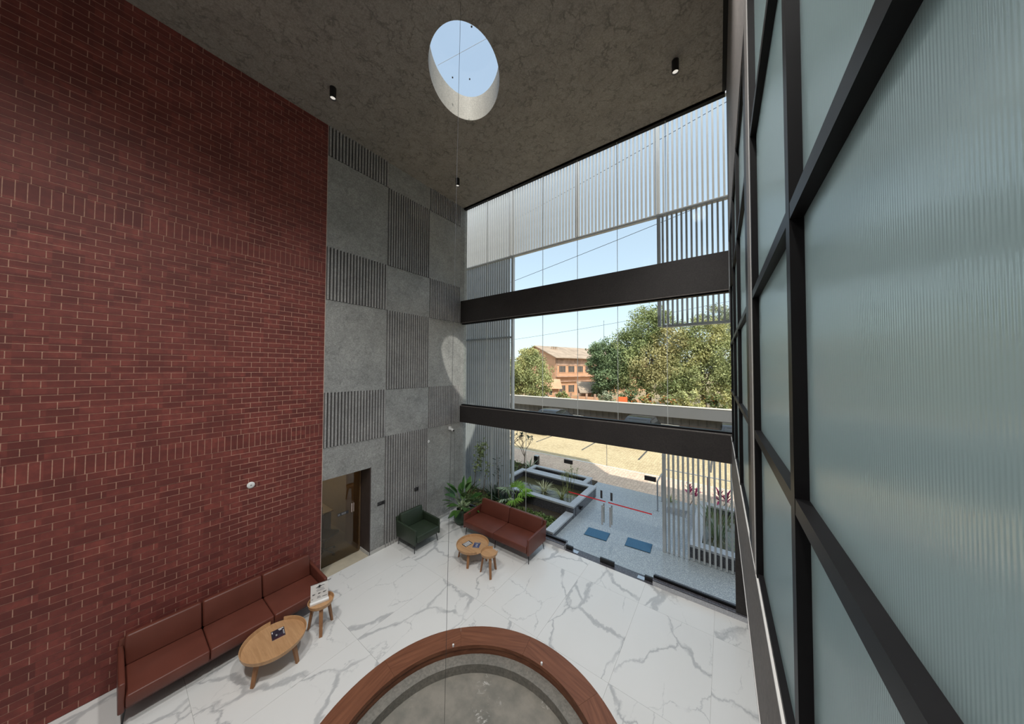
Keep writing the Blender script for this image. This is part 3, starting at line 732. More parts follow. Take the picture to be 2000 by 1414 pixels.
# ------------------------------------------------------------------ office behind the left doorway
DX = -7.2
d3 = struct('door_3', B(DX-.006, DX+.006, Y1-.4, 3.62, .01, 2.02), 'doorglass', 'bronze tinted glass office door in the recess')
obj('door_sign', B(DX+.0062, DX+.0072, 3.12, 3.36, 1.0, 1.07), 'ink', d3)
for a, b in ((3.13, 3.145), (3.155, 3.17), (3.21, 3.225), (3.235, 3.25), (3.26, 3.275), (3.285, 3.30)): obj('print', B(DX+.0072, DX+.0076, a, b, 1.015, 1.055), 'inkgrey', d3)
obj('lock_plate', G().box(DX+.006, DX+.02, 3.42, 3.44, 1.0, 1.2).box(DX+.006, DX+.02, 3.47, 3.48, 1.0, 1.2), 'trimmetal', d3)
obj('closer', B(DX-.03, DX+.03, 3.42, 3.62, 1.97, 2.03), 'jamb', d3)
struct('floor_office', B(-10.6, LX-.0, 1.2, 4.6, -.2, -.002), 'officefloor', 'beige tiled office floor behind the glass door')
struct('wall_office', G().box(-10.7, -10.6, 1.2, 4.6, 0, 2.7).box(-10.6, LX-.3, 1.1, 1.2, 0, 2.7).box(-10.6, -7.26, 3.78, 3.88, 0, 2.7), 'cream', 'cream office walls behind the glass door')
struct('ceiling_office', B(-10.6, LX-.3, 1.2, 4.6, 2.7, 2.8), 'cream', 'cream office ceiling')
struct('trim_10', B(-7.9, -7.26, 3.62, 3.78, 0, 2.05), 'wood_pan', 'timber panel just inside the office door')
t = thing('office_desk', 'dark office desk with a low screen seen through the glass door', 'desk', (-8.55, 2.75, 0))
obj('desk_top', B(-.35, .35, -.9, .7, .72, .75), 'cream', t); obj('modesty_panel', B(.30, .33, -.9, .5, .25, .72), 'darkplast', t)
for sy in (-.85, .65): obj('leg', B(-.3, .3, sy-.02, sy+.02, 0, .72), 'jamb', t)
obj('screen_panel', B(.31, .34, -.88, -.05, .76, 1.05), 'carglass', t); obj('paper_strip', B(.342, .346, -.5, -.05, .78, .84), 'paper', t)
t = thing('office_chair', 'dark swivel chair beside the desk behind the glass door', 'office chair', (-7.72, 3.05, 0), .5)
obj('seat', G().rbox(-.23, .23, -.23, .23, .42, .48, .02, 2), 'darkplast', t); obj('backrest', G().rbox(-.26, -.22, -.22, .22, .55, 1.0, .02, 2), 'darkplast', t)
obj('gas_lift', G().tube([(0, 0, .1), (0, 0, .42)], .022, 8), 'black', t)
for i in range(5):
    a = i*2*PI/5; obj('star_leg', G().tube([(0, 0, .1), (.26*math.cos(a), .26*math.sin(a), .06)], [.02, .012], 6), 'black', t)
    obj('castor', G().tube([(.26*math.cos(a)-.012, .26*math.sin(a), .03), (.26*math.cos(a)+.012, .26*math.sin(a), .03)], .029, 10), 'black', t)
t = thing('added_panel_light', 'added square panel light to brighten the office', 'added light', (-9.2, 2.6, 2.7))  # panel light added to brighten the dim office behind the glass door
obj('frame', B(-.3, .3, -.3, .3, -.02, 0), 'white', t); obj('diffuser', B(-.28, .28, -.28, .28, -.026, -.02), 'office_fill', t)

# ================================================================== OUTSIDE
struct('ground', B(-260, 260, WY+.2, 420, -.6, -.06), 'earth', 'bare earth ground beyond the yard')
struct('ground_bed', G().box(-14, -3.86, WY+.12, 10.0, -.2, .03).box(-14, -4.08, 10.0, 11.3, -.2, .03), 'soil', 'soil of the planting bed outside the glazing')
struct('porch', G().box(-3.66, 4, WY+.12, 11.3, -.2, -.004).box(-4.07, -3.66, 10.01, 11.3, -.2, -.004), 'terrazzo', 'speckled grey terrazzo porch outside the doors')
struct('paving_strip', B(-14, 6, 11.3, 13.35, -.2, -.008), 'cobble2', 'pinkish cobble strip at the edge of the yard')
struct('paving_yard', B(-60, 30, 13.35, 24.5, -.2, -.004), 'cobble', 'sunlit tan cobbled yard')
struct('kerb_yard', B(-60, 30, 13.32, 13.42, -.1, .0), 'pale', 'pale edging strip between the two cobble areas')
# darker parking lines in the yard
for i, x in enumerate((-12.2, -9.3, -6.4, -3.5, -.6)):
    struct('parking_line', B(x, x+.09, 15.2, 17.6, -.004, -.001), 'wallplank')

# ---------------- slat screens
def screen(label, x0, x1, z0, z1, rails, posts, y=8.0, pitch=.1015):
    t = thing('slat_screen', label, 'slat screen', ((x0+x1)/2, y, z0), 0, 'vertical slat screens outside the glazing')
    cx = (x0+x1)/2; n = int((x1-x0)/pitch); me = B(-.02, .02, -.04, .04, .01, z1-z0-.01).mesh('slat', 'slat')
    for i in range(n+1): 
        x = x0+i*pitch-cx
        obj('slat', me, None, t, (x, 0, 0))
    for z in rails: obj('rail', B(x0-cx-.02, x1-cx+.02, -.055, .055, z-z0-.03, z-z0+.03), 'slat', t)
    for x in posts: obj('post', B(x-cx-.035, x-cx+.035, -.06, .06, 0, z1-z0), 'slat', t)
    return t
screen('wide top band of silver vertical slats under the roof edge', -9.0, .6, 8.26, 10.62, (8.24, 10.6), (-8.9, -5.86, -3.45, -1.31))
screen('tall left screen of silver vertical slats reaching down to the planting bed', -9.0, -5.9, .03, 8.2, (2.95, 5.48), (-5.8,))
screen('right silver slat screen hanging in front of the tree', -1.21, .6, 5.46, 8.2, (5.46,), (-1.3,))
screen('lower right silver slat screen standing on the porch', -1.13, .6, .0, 3.0, (2.97,), (-1.23,))

# ---------------- pools and kerbs
def pool(label, x0, x1, y0, y1, h, cw=.2, face='dgranite', sides='xXyY'):
    t = thing('planter_pool', label, 'planter', ((x0+x1)/2, (y0+y1)/2, 0)); a, b, c, d = x0-(x0+x1)/2, x1-(x0+x1)/2, y0-(y0+y1)/2, y1-(y0+y1)/2
    cop = {'y': (a, b, c, c+cw), 'Y': (a, b, d-cw, d), 'x': (a, a+cw, c+cw+.002, d-cw-.002), 'X': (b-cw, b, c+cw+.002, d-cw-.002)}
    for k_ in sides:
        q = cop[k_]; obj('coping', B(q[0], q[1], q[2], q[3], h-.05, h), 'granite', t); obj('side_wall', B(q[0]+.015, q[1]-.015, q[2]+.015, q[3]-.015, -.004, h-.05), face, t)
    obj('water', B(a+cw*.5, b-cw*.5, c+cw*.5, d-cw*.5, 0, .12), 'water', t)
    return t
pool('large front stone pool with granite rim left of the porch', -6.75, -3.64, 8.08, 10.0, .35)
pool('narrow rear stone pool with granite rim behind the large one', -6.55, -4.04, 10.005, 10.68, .35, .16)
pool('stone pool with reeds behind the lower slat screen', -.73, 1.6, 8.08, 10.95, .30, .24)
k_ = thing('planting_kerb', 'low granite kerb between the porch and planting bed', 'kerb', (-3.76, 7.44, 0))
obj('coping', B(-.12, .12, -.62, .63, .12, .17), 'granite', k_); obj('kerb_wall', B(-.1, .1, -.62, .63, -.1, .12), 'dgranite', k_)
t = thing('porch_spotlight', 'small dark lamp on the side of the large stone pool', 'lamp', (-3.655, 8.6, .14)); obj('body', G().rbox(0, .05, -.03, .03, -.05, .05, .008, 2), 'black', t); obj('shade', B(.05, .09, -.04, .04, .02, .05), 'black', t)
# mats
for lab, x, y in (('blue door mat on the porch, left of the two', -2.81, 7.74), ('blue door mat on the porch, right of the two', -1.80, 7.88)):
    t = thing('door_mat', lab, 'mat', (x, y, -.004), math.radians(4), 'blue door mats'); obj('pile', G().rbox(-.29, .29, -.205, .205, .001, .016, .005, 1), 'mat', t); obj('backing', B(-.295, .295, -.21, .21, 0, .004), 'black', t)
# hand rails
t = thing('handrail', 'short steel handrail standing on the porch', 'handrail', (-1.75, 10.54, 0))
obj('rail', G().tube([(0, -.4, .9), (0, .4, .9)], .022, 10), 'steel', t)
for y in (-.4, .4): obj('post', G().tube([(0, y, 0), (0, y, .91)], .022, 10), 'steel', t); obj('base_plate', G().lathe([(0, 0), (.05, 0), (.05, .008), (0, .008)], 16, 0, y), 'steel', t)
t = thing('handrail', 'long steel handrail behind the pink plants', 'handrail', (0, 11.52, 0))
obj('rail', G().tube([(-1.73, 0, .9), (2.2, 0, .9)], .018, 8), 'steel', t)
for x in (-1.73, -.5, .8, 2.1): obj('post', G().tube([(x, 0, 0), (x, 0, .9)], .018, 8), 'steel', t)
t = thing('drain_grate', 'dark slotted drain grate in the porch floor', 'grate', (-1.27, 10.4, -.003))
obj('grate_frame', B(-.3, .3, -.27, .27, 0, .003), 'granite', t)
for i in range(12): obj('slot', B(-.28, .28, -.245+i*.042, -.225+i*.042, .003, .004), 'black', t)
t = thing('bollard', 'short black bollard light behind the stone pools', 'bollard', (-7.1, 11.7, 0)); obj('body', G().rbox(-.1, .1, -.1, .1, -.01, .36, .01, 1), 'black', t); obj('lamp_head', G().rbox(-.1, .1, -.1, .1, .365, .40, .01, 1), 'steel', t)

# ---------------- plants
def clump(name, label, cat, loc, n, L_, Wd, m, el=(35, 80), droop=.8, group=None, spread=.05, seed=1, sc=(.7, 1.1)):
    random.seed(seed); t = thing(name, label, cat, loc, 0, group); me = [leafmesh(L_, Wd, droop*k, .2, 5, mat=m) for k in (.7, 1.2)]
    for i in range(n):
        az = i*2.4+random.uniform(-.4, .4); placeleaf(random.choice(me), t, (spread*random.random()*math.cos(az), spread*random.random()*math.sin(az), 0), az, math.radians(random.uniform(*el)), random.uniform(-.3, .3), 'leaf', random.uniform(*sc))
    return t
def fan(r, n=26, m='palm'):
    g = G()
    for i in range(n):
        a = math.radians(-125+250*i/(n-1)); c, s = math.cos(a), math.sin(a); L_ = r*(1-.15*abs(a)/2.2); w = L_*.034
        p = Vector((c, s, 0)); q = Vector((-s, c, 0)); m1 = p*L_*.55; z1 = .02*(1 if i % 2 else -1)
        g.add([(0, 0, 0), m1+q*w+Vector((0, 0, z1)), p*L_+Vector((0, 0, -.25*r)), m1-q*w-Vector((0, 0, z1))], [(0, 1, 2, 3)])
    return g.mesh('frond', m)
random.seed(5)
t = thing('fan_palm', 'bright green fan palm in the planting bed beside the large pool', 'palm', (-5.42, 7.55, .03))
fr = [fan(.34), fan(.38), fan(.34, 24, 'palmgrey')]
for i, (az, el, L_, k2) in enumerate(((.3, 62, .62, 0), (2.8, 55, .55, 2), (1.6, 70, .62, 1), (4.4, 50, .45, 2), (5.4, 55, .45, 0), (3.6, 66, .6, 2), (.9, 45, .5, 1))):
    el = math.radians(el); d = Vector((math.cos(az)*math.cos(el), math.sin(az)*math.cos(el), math.sin(el)))
    obj('stalk', G().tube([(0, 0, 0), d*L_*.6+Vector((0, 0, .04)), d*L_], .007, 5), 'palm', t); placeleaf(fr[k2], t, d*L_, az, el-.8, random.uniform(-.5, .5), 'frond')
t = clump('fan_palm', 'small pale fan palm behind the large pool', 'palm', (-6.95, 10.9, .03), 14, .55, .03, 'palmgrey', (35, 80), .5, seed=9)
clump('strap_plant', 'dark strap leaved plant at the foot of the tall left screen', 'plant', (-6.35, 7.72, .03), 46, .55, .022, 'darkstrap', (25, 85), .7, None, .18, 21)
clump('strap_plant', 'dark leafy plant between the fan palm and the tall left screen', 'plant', (-5.85, 7.6, .03), 34, .45, .03, 'darkstrap', (30, 80), .8, None, .15, 22)
clump('pale_grass_plant', 'pale yellow grass tuft in the large front pool', 'plant', (-5.15, 9.0, .12), 60, .42, .012, 'palegrass', (20, 80), 1.1, None, .1, 23)
clump('papyrus', 'drooping tan grass tuft by the near rim of the large pool', 'plant', (-4.4, 8.85, .12), 40, .45, .01, 'papyrus', (40, 85), 1.3, None, .06, 24)
def papyrus(label, loc, n, h, seed, m='papyrus', r=.22):
    random.seed(seed); t = thing('papyrus', label, 'plant', loc); tuft = [leafmesh(.2, .004, .9, 0, 3, mat=m)]
    for i in range(n):
        az = i*2.4; rr = r*random.random(); b = Vector((rr*math.cos(az), rr*math.sin(az), 0)); tp = b+Vector((random.uniform(-.12, .12), random.uniform(-.12, .12), h*random.uniform(.65, 1)))
        obj('stalk', G().tube([b, tp], .005, 4), m, t)
        for j in range(9): placeleaf(tuft[0], t, tp, j*.7, math.radians(random.uniform(5, 60)), 0, 'ray', random.uniform(.6, 1.1))
papyrus('tall papyrus growing in the right part of the large pool', (-4.5, 9.5, .12), 12, .8, 31)
papyrus('papyrus growing in the narrow rear pool', (-4.7, 10.35, .12), 7, .6, 32)
clump('reeds', 'tall green reeds in the pool behind the lower slat screen', 'reeds', (-.2, 9.2, .12), 80, .95, .008, 'tree_d', (66, 89), .45, None, .2, 33)
clump('reeds', 'short reeds at the near rim of the pool behind the slat screen', 'reeds', (.35, 8.5, .12), 30, .45, .008, 'papyrus', (45, 85), .7, None, .15, 34)
for i, (x, y, lab) in enumerate(((-1.0, 11.15, 'left pink cordyline behind the slat screen'), (-.2, 11.15, 'right pink cordyline behind the slat screen'))):
    random.seed(40+i); t = thing('cordyline', lab, 'plant', (x, y, 0), 0, 'pink cordylines'); obj('cane', G().tube([(0, 0, 0), (.02, .01, .5)], .012, 6), 'bark', t); obj('cane', G().tube([(.03, 0, 0), (.2, .02, .4)], .01, 6), 'bark', t)
    ml = [leafmesh(.36, .035, .6, .3, 5, mat='cordy'), leafmesh(.3, .03, .9, .3, 5, mat='cordy')]
    for j in range(26):
        bx = (.02, .01, .5) if j < 16 else (.2, .02, .4); k3 = (j % 16)/16
        placeleaf(ml[j % 2], t, (bx[0], bx[1], bx[2]-.18*k3), j*2.4, math.radians(80-70*k3), random.uniform(-.3, .3), 'leaf', random.uniform(.8, 1.1))
for i, x in enumerate((-1.5, -.62, .3)):
    clump('low_fern', ('low green tuft left of the pink cordylines', 'low green tuft between the pink cordylines', 'low green tuft right of the pink cordylines')[i], 'plant', (x, 11.05, 0), 22, .28, .014, 'tree_m', (25, 80), .8, 'tufts beside the cordylines', .06, 50+i)
# bare frangipani shrubs
def branch(g, p, d, L_, r, depth, tips):
    q = p+d*L_; g.tube([p, p+d*L_*.5+Vector((random.uniform(-.02, .02), random.uniform(-.02, .02), 0)), q], [r, r*.85, r*.7], 5, False)
    if depth == 0: tips.append((q, d)); return
    for i in range(2 if random.random() < .75 else 3):
        az = random.uniform(0, 2*PI); nd = (d+.75*Vector((math.cos(az), math.sin(az), .25*random.random()))).normalized(); branch(g, q, nd, L_*random.uniform(.65, .85), r*.68, depth-1, tips)
for i, (x, y, nl, lab, h) in enumerate(((-7.85, 10.9, 0, 'bare branched frangipani shrub next to the tall left screen', .62), (-7.25, 10.9, 4, 'frangipani shrub with a few leaves near the bollard', .5))):
    random.seed(60+i*3); t = thing('frangipani', lab, 'shrub', (x, y, .0)); g = G(); tips = []; branch(g, Vector((0, 0, 0)), Vector((.05, 0, 1)).normalized(), h, .028, 4, tips)
    obj('branches', g, 'bark', t); ml = leafmesh(.2, .035, .6, .2, 4, mat='darkstrap' if nl else 'bark')
    if nl:
        for q, d in tips[::2]:
            for j in range(nl): placeleaf(ml, t, q, random.uniform(0, 6), math.radians(random.uniform(0, 60)), 0, 'leaf')
# climbing plant and slender shrubs against the left screen
def sprig(label, x, y, h, n, seed, lean=.25, m='tree_m', w=.028):
    random.seed(seed); t = thing('slender_shrub', label, 'shrub', (x, y, .03)); pts = [(0, 0, 0), (lean*.3, 0, h*.45), (lean*.8, .02, h*.8), (lean, .03, h)]
    obj('stem', G().tube(pts, [.014, .011, .007, .004], 6), 'bark', t); ml = leafmesh(.12, w, .5, .2, 4, mat=m)
    for i in range(n):
        k3 = random.uniform(.25, 1)**.6; p = Vector(pts[0]).lerp(Vector(pts[3]), k3); p += Vector((random.gauss(0, .11)*k3, random.gauss(0, .09), random.gauss(0, .05)))
        placeleaf(ml, t, p, random.uniform(0, 6.3), random.uniform(-.5, 1.1), random.uniform(-1, 1), 'leaf', random.uniform(.6, 1.2))
sprig('leafy climber in front of the tall left screen next to the corner', -7.2, 7.6, 1.8, 190, 71, .35, 'tree_m', .036)
sprig('thin young shrub right of the leafy climber', -6.75, 7.6, 1.2, 28, 72, .2)
sprig('thin bare shrub near the right edge of the tall left screen', -6.1, 7.65, 1.5, 30, 73, -.1, 'darkstrap', .014)
# groundcover
import numpy as np
def leafcloud(name, pts, size, m, parent=None, rng=None, kind=None, flat=False, asp=1.9):
    rng = rng or np.random.default_rng(1); n = len(pts); s = size*(rng.uniform(.6, 1.3, n))[:, None]
    a = rng.normal(size=(n, 3)); 
    if flat: a[:, 2] *= .35
    a /= np.linalg.norm(a, axis=1)[:, None]; b = rng.normal(size=(n, 3)); b -= a*(a*b).sum(1)[:, None]; b /= np.linalg.norm(b, axis=1)[:, None]
    v = np.stack([pts-a*s*asp/2, pts+b*s*.5, pts+a*s*asp/2, pts-b*s*.5], 1).reshape(-1, 3)
    me = bpy.data.meshes.new(name); me.vertices.add(n*4); me.vertices.foreach_set('co', v.ravel()); me.loops.add(n*4); me.loops.foreach_set('vertex_index', np.arange(n*4)); me.polygons.add(n)
    me.polygons.foreach_set('loop_start', np.arange(n)*4); me.polygons.foreach_set('loop_total', np.full(n, 4)); me.update(calc_edges=True); me.materials.append(MT[m])
    o = bpy.data.objects.new(name, me); COL.objects.link(o)
    if parent: o.parent = parent
    if kind: o['kind'] = kind
    return o
rng = np.random.default_rng(4)
n = 9000; P_ = np.c_[rng.uniform(-9, -3.9, n), rng.uniform(6.86, 7.68, n), .03+rng.gamma(2, .018, n)]
P2 = np.c_[rng.uniform(-11, -6.72, 5000), rng.uniform(7.7, 11.25, 5000), .03+rng.gamma(2, .02, 5000)]
o = leafcloud('groundcover', np.r_[P_, P2], .045, 'grass', None, rng, 'stuff'); o['label'] = 'low green groundcover filling the planting bed outside the glazing'; o['category'] = 'groundcover'

# ---------------- far side of the yard: boundary wall
YW = 23.0
bw = struct('wall_yard', G().box(-60, 30, YW, YW+.5, 1.08, 1.83), 'wallband', 'long grey boundary wall with a projecting band across the yard')
obj('cap', B(-60, 30, YW-.02, YW+.52, 1.83, 1.86), 'pale', bw)
me = B(0, .48, 0, .08, 0, 1.08).mesh('board', 'wallplank')
for i in range(66): obj('board', me, None, bw, (-26+i*.5, YW+.42+random.uniform(0, .02), 0))
obj('backing', B(-60, 30, YW+.5, YW+.56, 0, 1.1), 'wallplank', bw)
for i, (a, b) in enumerate(((-19, -15), (-13.2, -9.6), (-5.7, -2.6))):
    obj('ledge', B(a, b, YW-.3, YW+.4, -.01, .5), 'pale', bw)
def fence(label, x0, x1):
    t = thing('low_railing', label, 'railing', ((x0+x1)/2, YW-.2, 0), 0, 'low railings along the boundary wall'); a, b = x0-(x0+x1)/2, x1-(x0+x1)/2
    obj('top_rail', B(a, b, -.02, .02, .6, .64), 'jamb', t); obj('bottom_rail', B(a, b, -.015, .015, .08, .11), 'jamb', t)
    me = B(-.015, .015, -.015, .015, 0, .6).mesh('bar', 'jamb'); nb = int((b-a)/.13)
    for i in range(nb+1): obj('bar', me, None, t, (a+(b-a)*i/nb, 0, 0))
    obj('plinth', B(a, b, .05, .3, -.01, .3), 'pale', t)
fence('low barred railing by the boundary wall at its left part', -15, -13.2)
fence('low barred railing by the boundary wall in the middle', -9.5, -5.7)
fence('low barred railing by the boundary wall at the right', -2.5, 3.5)

# ---------------- cars
def car(label, loc, rz, paint, sc=1, group=None):
    t = thing('car', label, 'car', loc, rz, group); Lc, Wc = 4.1, 1.74
    prof = [(-2.05, .32), (-2.05, .62), (-1.95, .80), (-1.05, .94), (-.45, 1.40), (.2, 1.47), (1.1, 1.42), (1.75, .98), (2.02, .90), (2.05, .35)]
    bm = bmesh.new(); hw = Wc/2; rows = []
    for x, z in prof:
        k4 = .80 if z > 1.2 else (.97 if z > .5 else .95)
        rows.append([bm.verts.new((x, -hw*k4, z)), bm.verts.new((x, hw*k4, z))])
    for i in range(len(rows)-1): bm.faces.new((rows[i][0], rows[i][1], rows[i+1][1], rows[i+1][0]))
    for s_ in (0, 1):
        low = [bm.verts.new((x, (-hw if s_ == 0 else hw), z)) for x, z in ((-2.0, .3), (-2.0, .72), (-1.05, .9), (1.75, .93), (2.0, .85), (2.0, .3))]
        bm.faces.new(low if s_ else low[::-1])
        r_ = [rr[s_] for rr in rows]
        f1 = [r_[3], r_[4], r_[5], r_[6], r_[7], low[3], low[2]]; bm.faces.new(f1 if s_ else f1[::-1])
        for q in ([r_[0], low[0], low[1], r_[1]], [r_[1], low[1], r_[2]], [r_[2], low[1], low[2], r_[3]], [r_[7], low[3], low[4], r_[8]], [r_[8], low[4], low[5], r_[9]]): bm.faces.new(q)
    bmesh.ops.recalc_face_normals(bm, faces=bm.faces); bm.verts.index_update()
    g = G().add([v.co.copy() for v in bm.verts], [tuple(v.index for v in f.verts) for f in bm.faces]); bm.free()
    ssmooth(obj('body', g, paint, t), 35)
    def quad(a, b, c, d): return G().add([a, b, c, d], [(0, 1, 2, 3)])
    obj('windscreen', quad((-1.0, -.66, .975), (-1.0, .66, .975), (-.5, .58, 1.37), (-.5, -.58, 1.37)).box(-.52, -.5, -.5, .5, 1.36, 1.37), 'carglass', t).location = (-.015, 0, .02)
    obj('rear_window', quad((1.16, -.58, 1.39), (1.16, .58, 1.39), (1.68, .66, 1.03), (1.68, -.66, 1.03)), 'carglass', t).location = (.015, 0, .015)
    for s_ in (-1, 1):
        obj('side_window', quad((-.9, s_*.845, .99), (1.5, s_*.845, 1.0), (1.0, s_*.72, 1.36), (-.42, s_*.72, 1.35)), 'carglass', t).location = (0, s_*.012, 0)
        obj('mirror', G().rbox(-.75, -.63, s_*.87-.08, s_*.87+.08, .95, 1.06, .02, 1), paint, t)
        obj('headlamp', G().rbox(-2.04, -1.86, s_*.62-.16, s_*.62+.16, .66, .77, .02, 1), 'white', t); obj('tail_lamp', G().rbox(1.93, 2.05, s_*.66-.13, s_*.66+.13, .72, .86, .02, 1), 'lamp_red', t)
        for x in (-1.3, 1.28):
            w_ = obj('wheel', G().tube([(x, s_*.70, .31), (x, s_*.88, .31)], .31, 18), 'tyre', t); obj('hub', G().tube([(x, s_*.875, .31), (x, s_*.888, .31)], .19, 14), 'steel', w_)
    obj('bumper', G().rbox(-2.1, -1.98, -.8, .8, .3, .52, .03, 1), paint, t); obj('grille', B(-2.075, -2.06, -.45, .45, .58, .7), 'black', t); obj('number_plate', B(-2.112, -2.1, -.25, .25, .38, .48), 'white', t)
    return t
car('dark parked car in the middle of the yard, its roof rising over the lower beam', (-4.3, 19.3, 0), PI/2, 'carpaint', 1, 'dark cars parked in the yard')
car('dark parked car at the left of the yard behind the bare shrubs', (-10.3, 18.9, 0), PI/2, 'carpaint', 1, 'dark cars parked in the yard')
car('dark parked car at the right of the yard beside the slat screen', (.55, 19.4, 0), PI/2, 'carpaint', 1, 'dark cars parked in the yard')

# ---------------- trees and shrubs beyond the boundary wall
def tree(name, label, x, y, blobs, n, size, m, trunk_h, seed, cat='tree', group='trees beyond the boundary wall', r=.22, m2=None):
    rng = np.random.default_rng(seed); random.seed(seed)
    t = thing(name, label, cat, (x, y, -.06), 0, group); vol = np.array([b[3]*b[4]*b[5] for b in blobs])**(2/3); cnt = (vol/vol.sum()*n).astype(int); pts = []
    for (bx, by, bz, rx, ry, rz_), c in zip(blobs, cnt):
        # lumpy: sub-clusters on the blob surface
        k = max(10, c//70); d = rng.normal(size=(k, 3)); d /= np.linalg.norm(d, axis=1)[:, None]; cc = d*rng.uniform(.55, 1.0, k)[:, None]*np.array([rx, ry, rz_])+np.array([bx, by, bz])
        idx = rng.integers(0, k, c); pts.append(cc[idx]+rng.normal(size=(c, 3))*np.array([rx, ry, rz_]).mean()*.13)
    pts = np.concatenate(pts); pts = pts[pts[:, 2] > .1]
    leafcloud('crown', pts, size, m, t, rng)
    if m2:
        q = pts[rng.integers(0, len(pts), len(pts)//6)]; q = q[q[:, 2] > np.median(pts[:, 2])*.9]+rng.normal(size=(1, 3))*.02; leafcloud('blossom', q, size*.9, m2, t, rng)
    g = G()
    if trunk_h > 0:
        g.tube([(0, 0, 0), (.05, .05, trunk_h*.5), (0, .1, trunk_h)], [r, r*.85, r*.7], 8)
        for b in blobs:
            e = Vector(b[:3]); s_ = Vector((0, .1, trunk_h*.92)); mdl = s_.lerp(e, .5)+Vector((0, 0, -.2)); g.tube([s_, mdl, e], [r*.55, r*.35, r*.12], 6)
            for j in range(3): 
                q = e+Vector((random.uniform(-1, 1)*b[3], random.uniform(-1, 1)*b[4], random.uniform(-.2, .8)*b[5]))*.7; g.tube([mdl, q], [r*.22, r*.06], 5)
    else:
        for j in range(5): g.tube([(0, 0, 0), (random.uniform(-.5, .5), random.uniform(-.4, .4), .9)], [.03, .012], 5)
    obj('trunk', g, 'bark', t); return t
tree('broadleaf_tree', 'yellow green tree left of the peach gabled building', -18.6, 29.4, [(0, 0, 4.3, 2.4, 2, 2.0), (-1.8, 0, 3.0, 2, 2, 1.8), (1.2, -.4, 2.9, 1.7, 1.7, 1.7), (-.4, 0, 5.8, 1.3, 1.3, 1.2), (-3.6, 0, 3.6, 2.2, 2, 2)], 24000, .115, 'tree_y', 2.2, 101)
tree('broadleaf_tree', 'dark green tree between the peach building and the tallest tree', -12.0, 36.3, [(-.2, 0, 6.6, 1.8, 1.8, 1.5), (-1.3, 0, 5.0, 1.5, 1.5, 1.3), (1.5, 0, 5.4, 2, 1.8, 2.2), (.6, -.5, 3.4, 2.3, 1.8, 1.9), (-.6, -.5, 2.2, 1.2, 1.2, 1.2)], 22000, .125, 'tree_d', 2.5, 102)
tree('broadleaf_tree', 'tallest mid green tree with a broad crown behind the boundary wall', -7.2, 36.6, [(0, 0, 9.4, 2.4, 2.2, 2.2), (-1.9, 0, 7.2, 2.2, 2, 2.2), (2.2, 0, 7.8, 2.3, 2, 2.4), (0, -.5, 5.3, 3, 2.4, 2.4), (-1.6, -.6, 3.4, 2.4, 2, 1.8), (2, -.6, 3.6, 2.6, 2, 2), (1.2, 0, 10.8, 1.4, 1.3, 1.2)], 42000, .12, 'tree_m', 3.5, 103, r=.35)
tree('broadleaf_tree', 'yellow green tree behind the hanging right slat screen', -1.9, 37.6, [(0, 0, 8.2, 2.2, 2, 2.0), (-1.4, 0, 6.0, 2.2, 2, 2.0), (1.7, 0, 6.1, 2.2, 2, 2.0), (0, -.5, 3.6, 3, 2.2, 2.2), (2.8, -.4, 3.3, 2.2, 2, 2), (-2.4, -.5, 2.8, 2, 2, 1.6)], 36000, .115, 'tree_y', 3, 104, r=.3)
tree('broadleaf_tree', 'pale airy tree at the far right behind the other trees', 2.6, 44, [(-1, 0, 9.4, 2.6, 2.4, 2.6), (1.6, 0, 8.2, 2.8, 2.4, 2.8), (0, 0, 5.4, 3.6, 2.6, 2.6), (-3.4, 0, 10.8, 2, 2, 1.8), (3, 0, 3, 3, 2.4, 2.4)], 22000, .12, 'tree_p', 4, 105, r=.3)
tree('broadleaf_tree', 'pale green tree behind the tall left slat screen', -27, 31, [(0, 0, 4.5, 3, 2.4, 2.6), (-2.6, 0, 3.2, 2.6, 2.2, 2.2), (2.4, 0, 3.2, 2.4, 2.2, 2)], 7000, .22, 'tree_p', 2.5, 106)
for i, (x, y, s_, lab, m_, m2) in enumerate(((-8.15, 31.3, 1.0, 'orange flowering bush under the dark green tree', 'tree_d', 'flower'), (-6.5, 32.4, .8, 'orange flowering bush left of the glazing joint', 'tree_m', 'flower'), (-4.7, 33.8, .75, 'small orange flowering bush under the tallest tree', 'tree_m', 'flower'), (-.9, 35.3, .9, 'small red orange bush under the right yellow green tree', 'tree_m', 'flower'),
        (-3.0, 32.2, 1.1, 'low green bush along the boundary wall in the middle', 'tree_y', None), (.8, 32.5, 1.2, 'low green bush along the boundary wall at the right', 'tree_y', None), (-10.8, 32.4, .9, 'low dry bush in front of the lean-to roof', 'tree_p', None), (-15.6, 31.4, .8, 'low orange bush beside the white car', 'tree_m', 'flower'))):
    tree('bush', lab, x, y, [(0, 0, 1.1*s_+.4, 1.0*s_, .8*s_, .8*s_), (.6*s_, 0, .8*s_+.3, .8*s_, .7*s_, .6*s_)], 1700, .12, m_, 0, 120+i, 'bush', 'bushes behind the boundary wall', m2=m2)
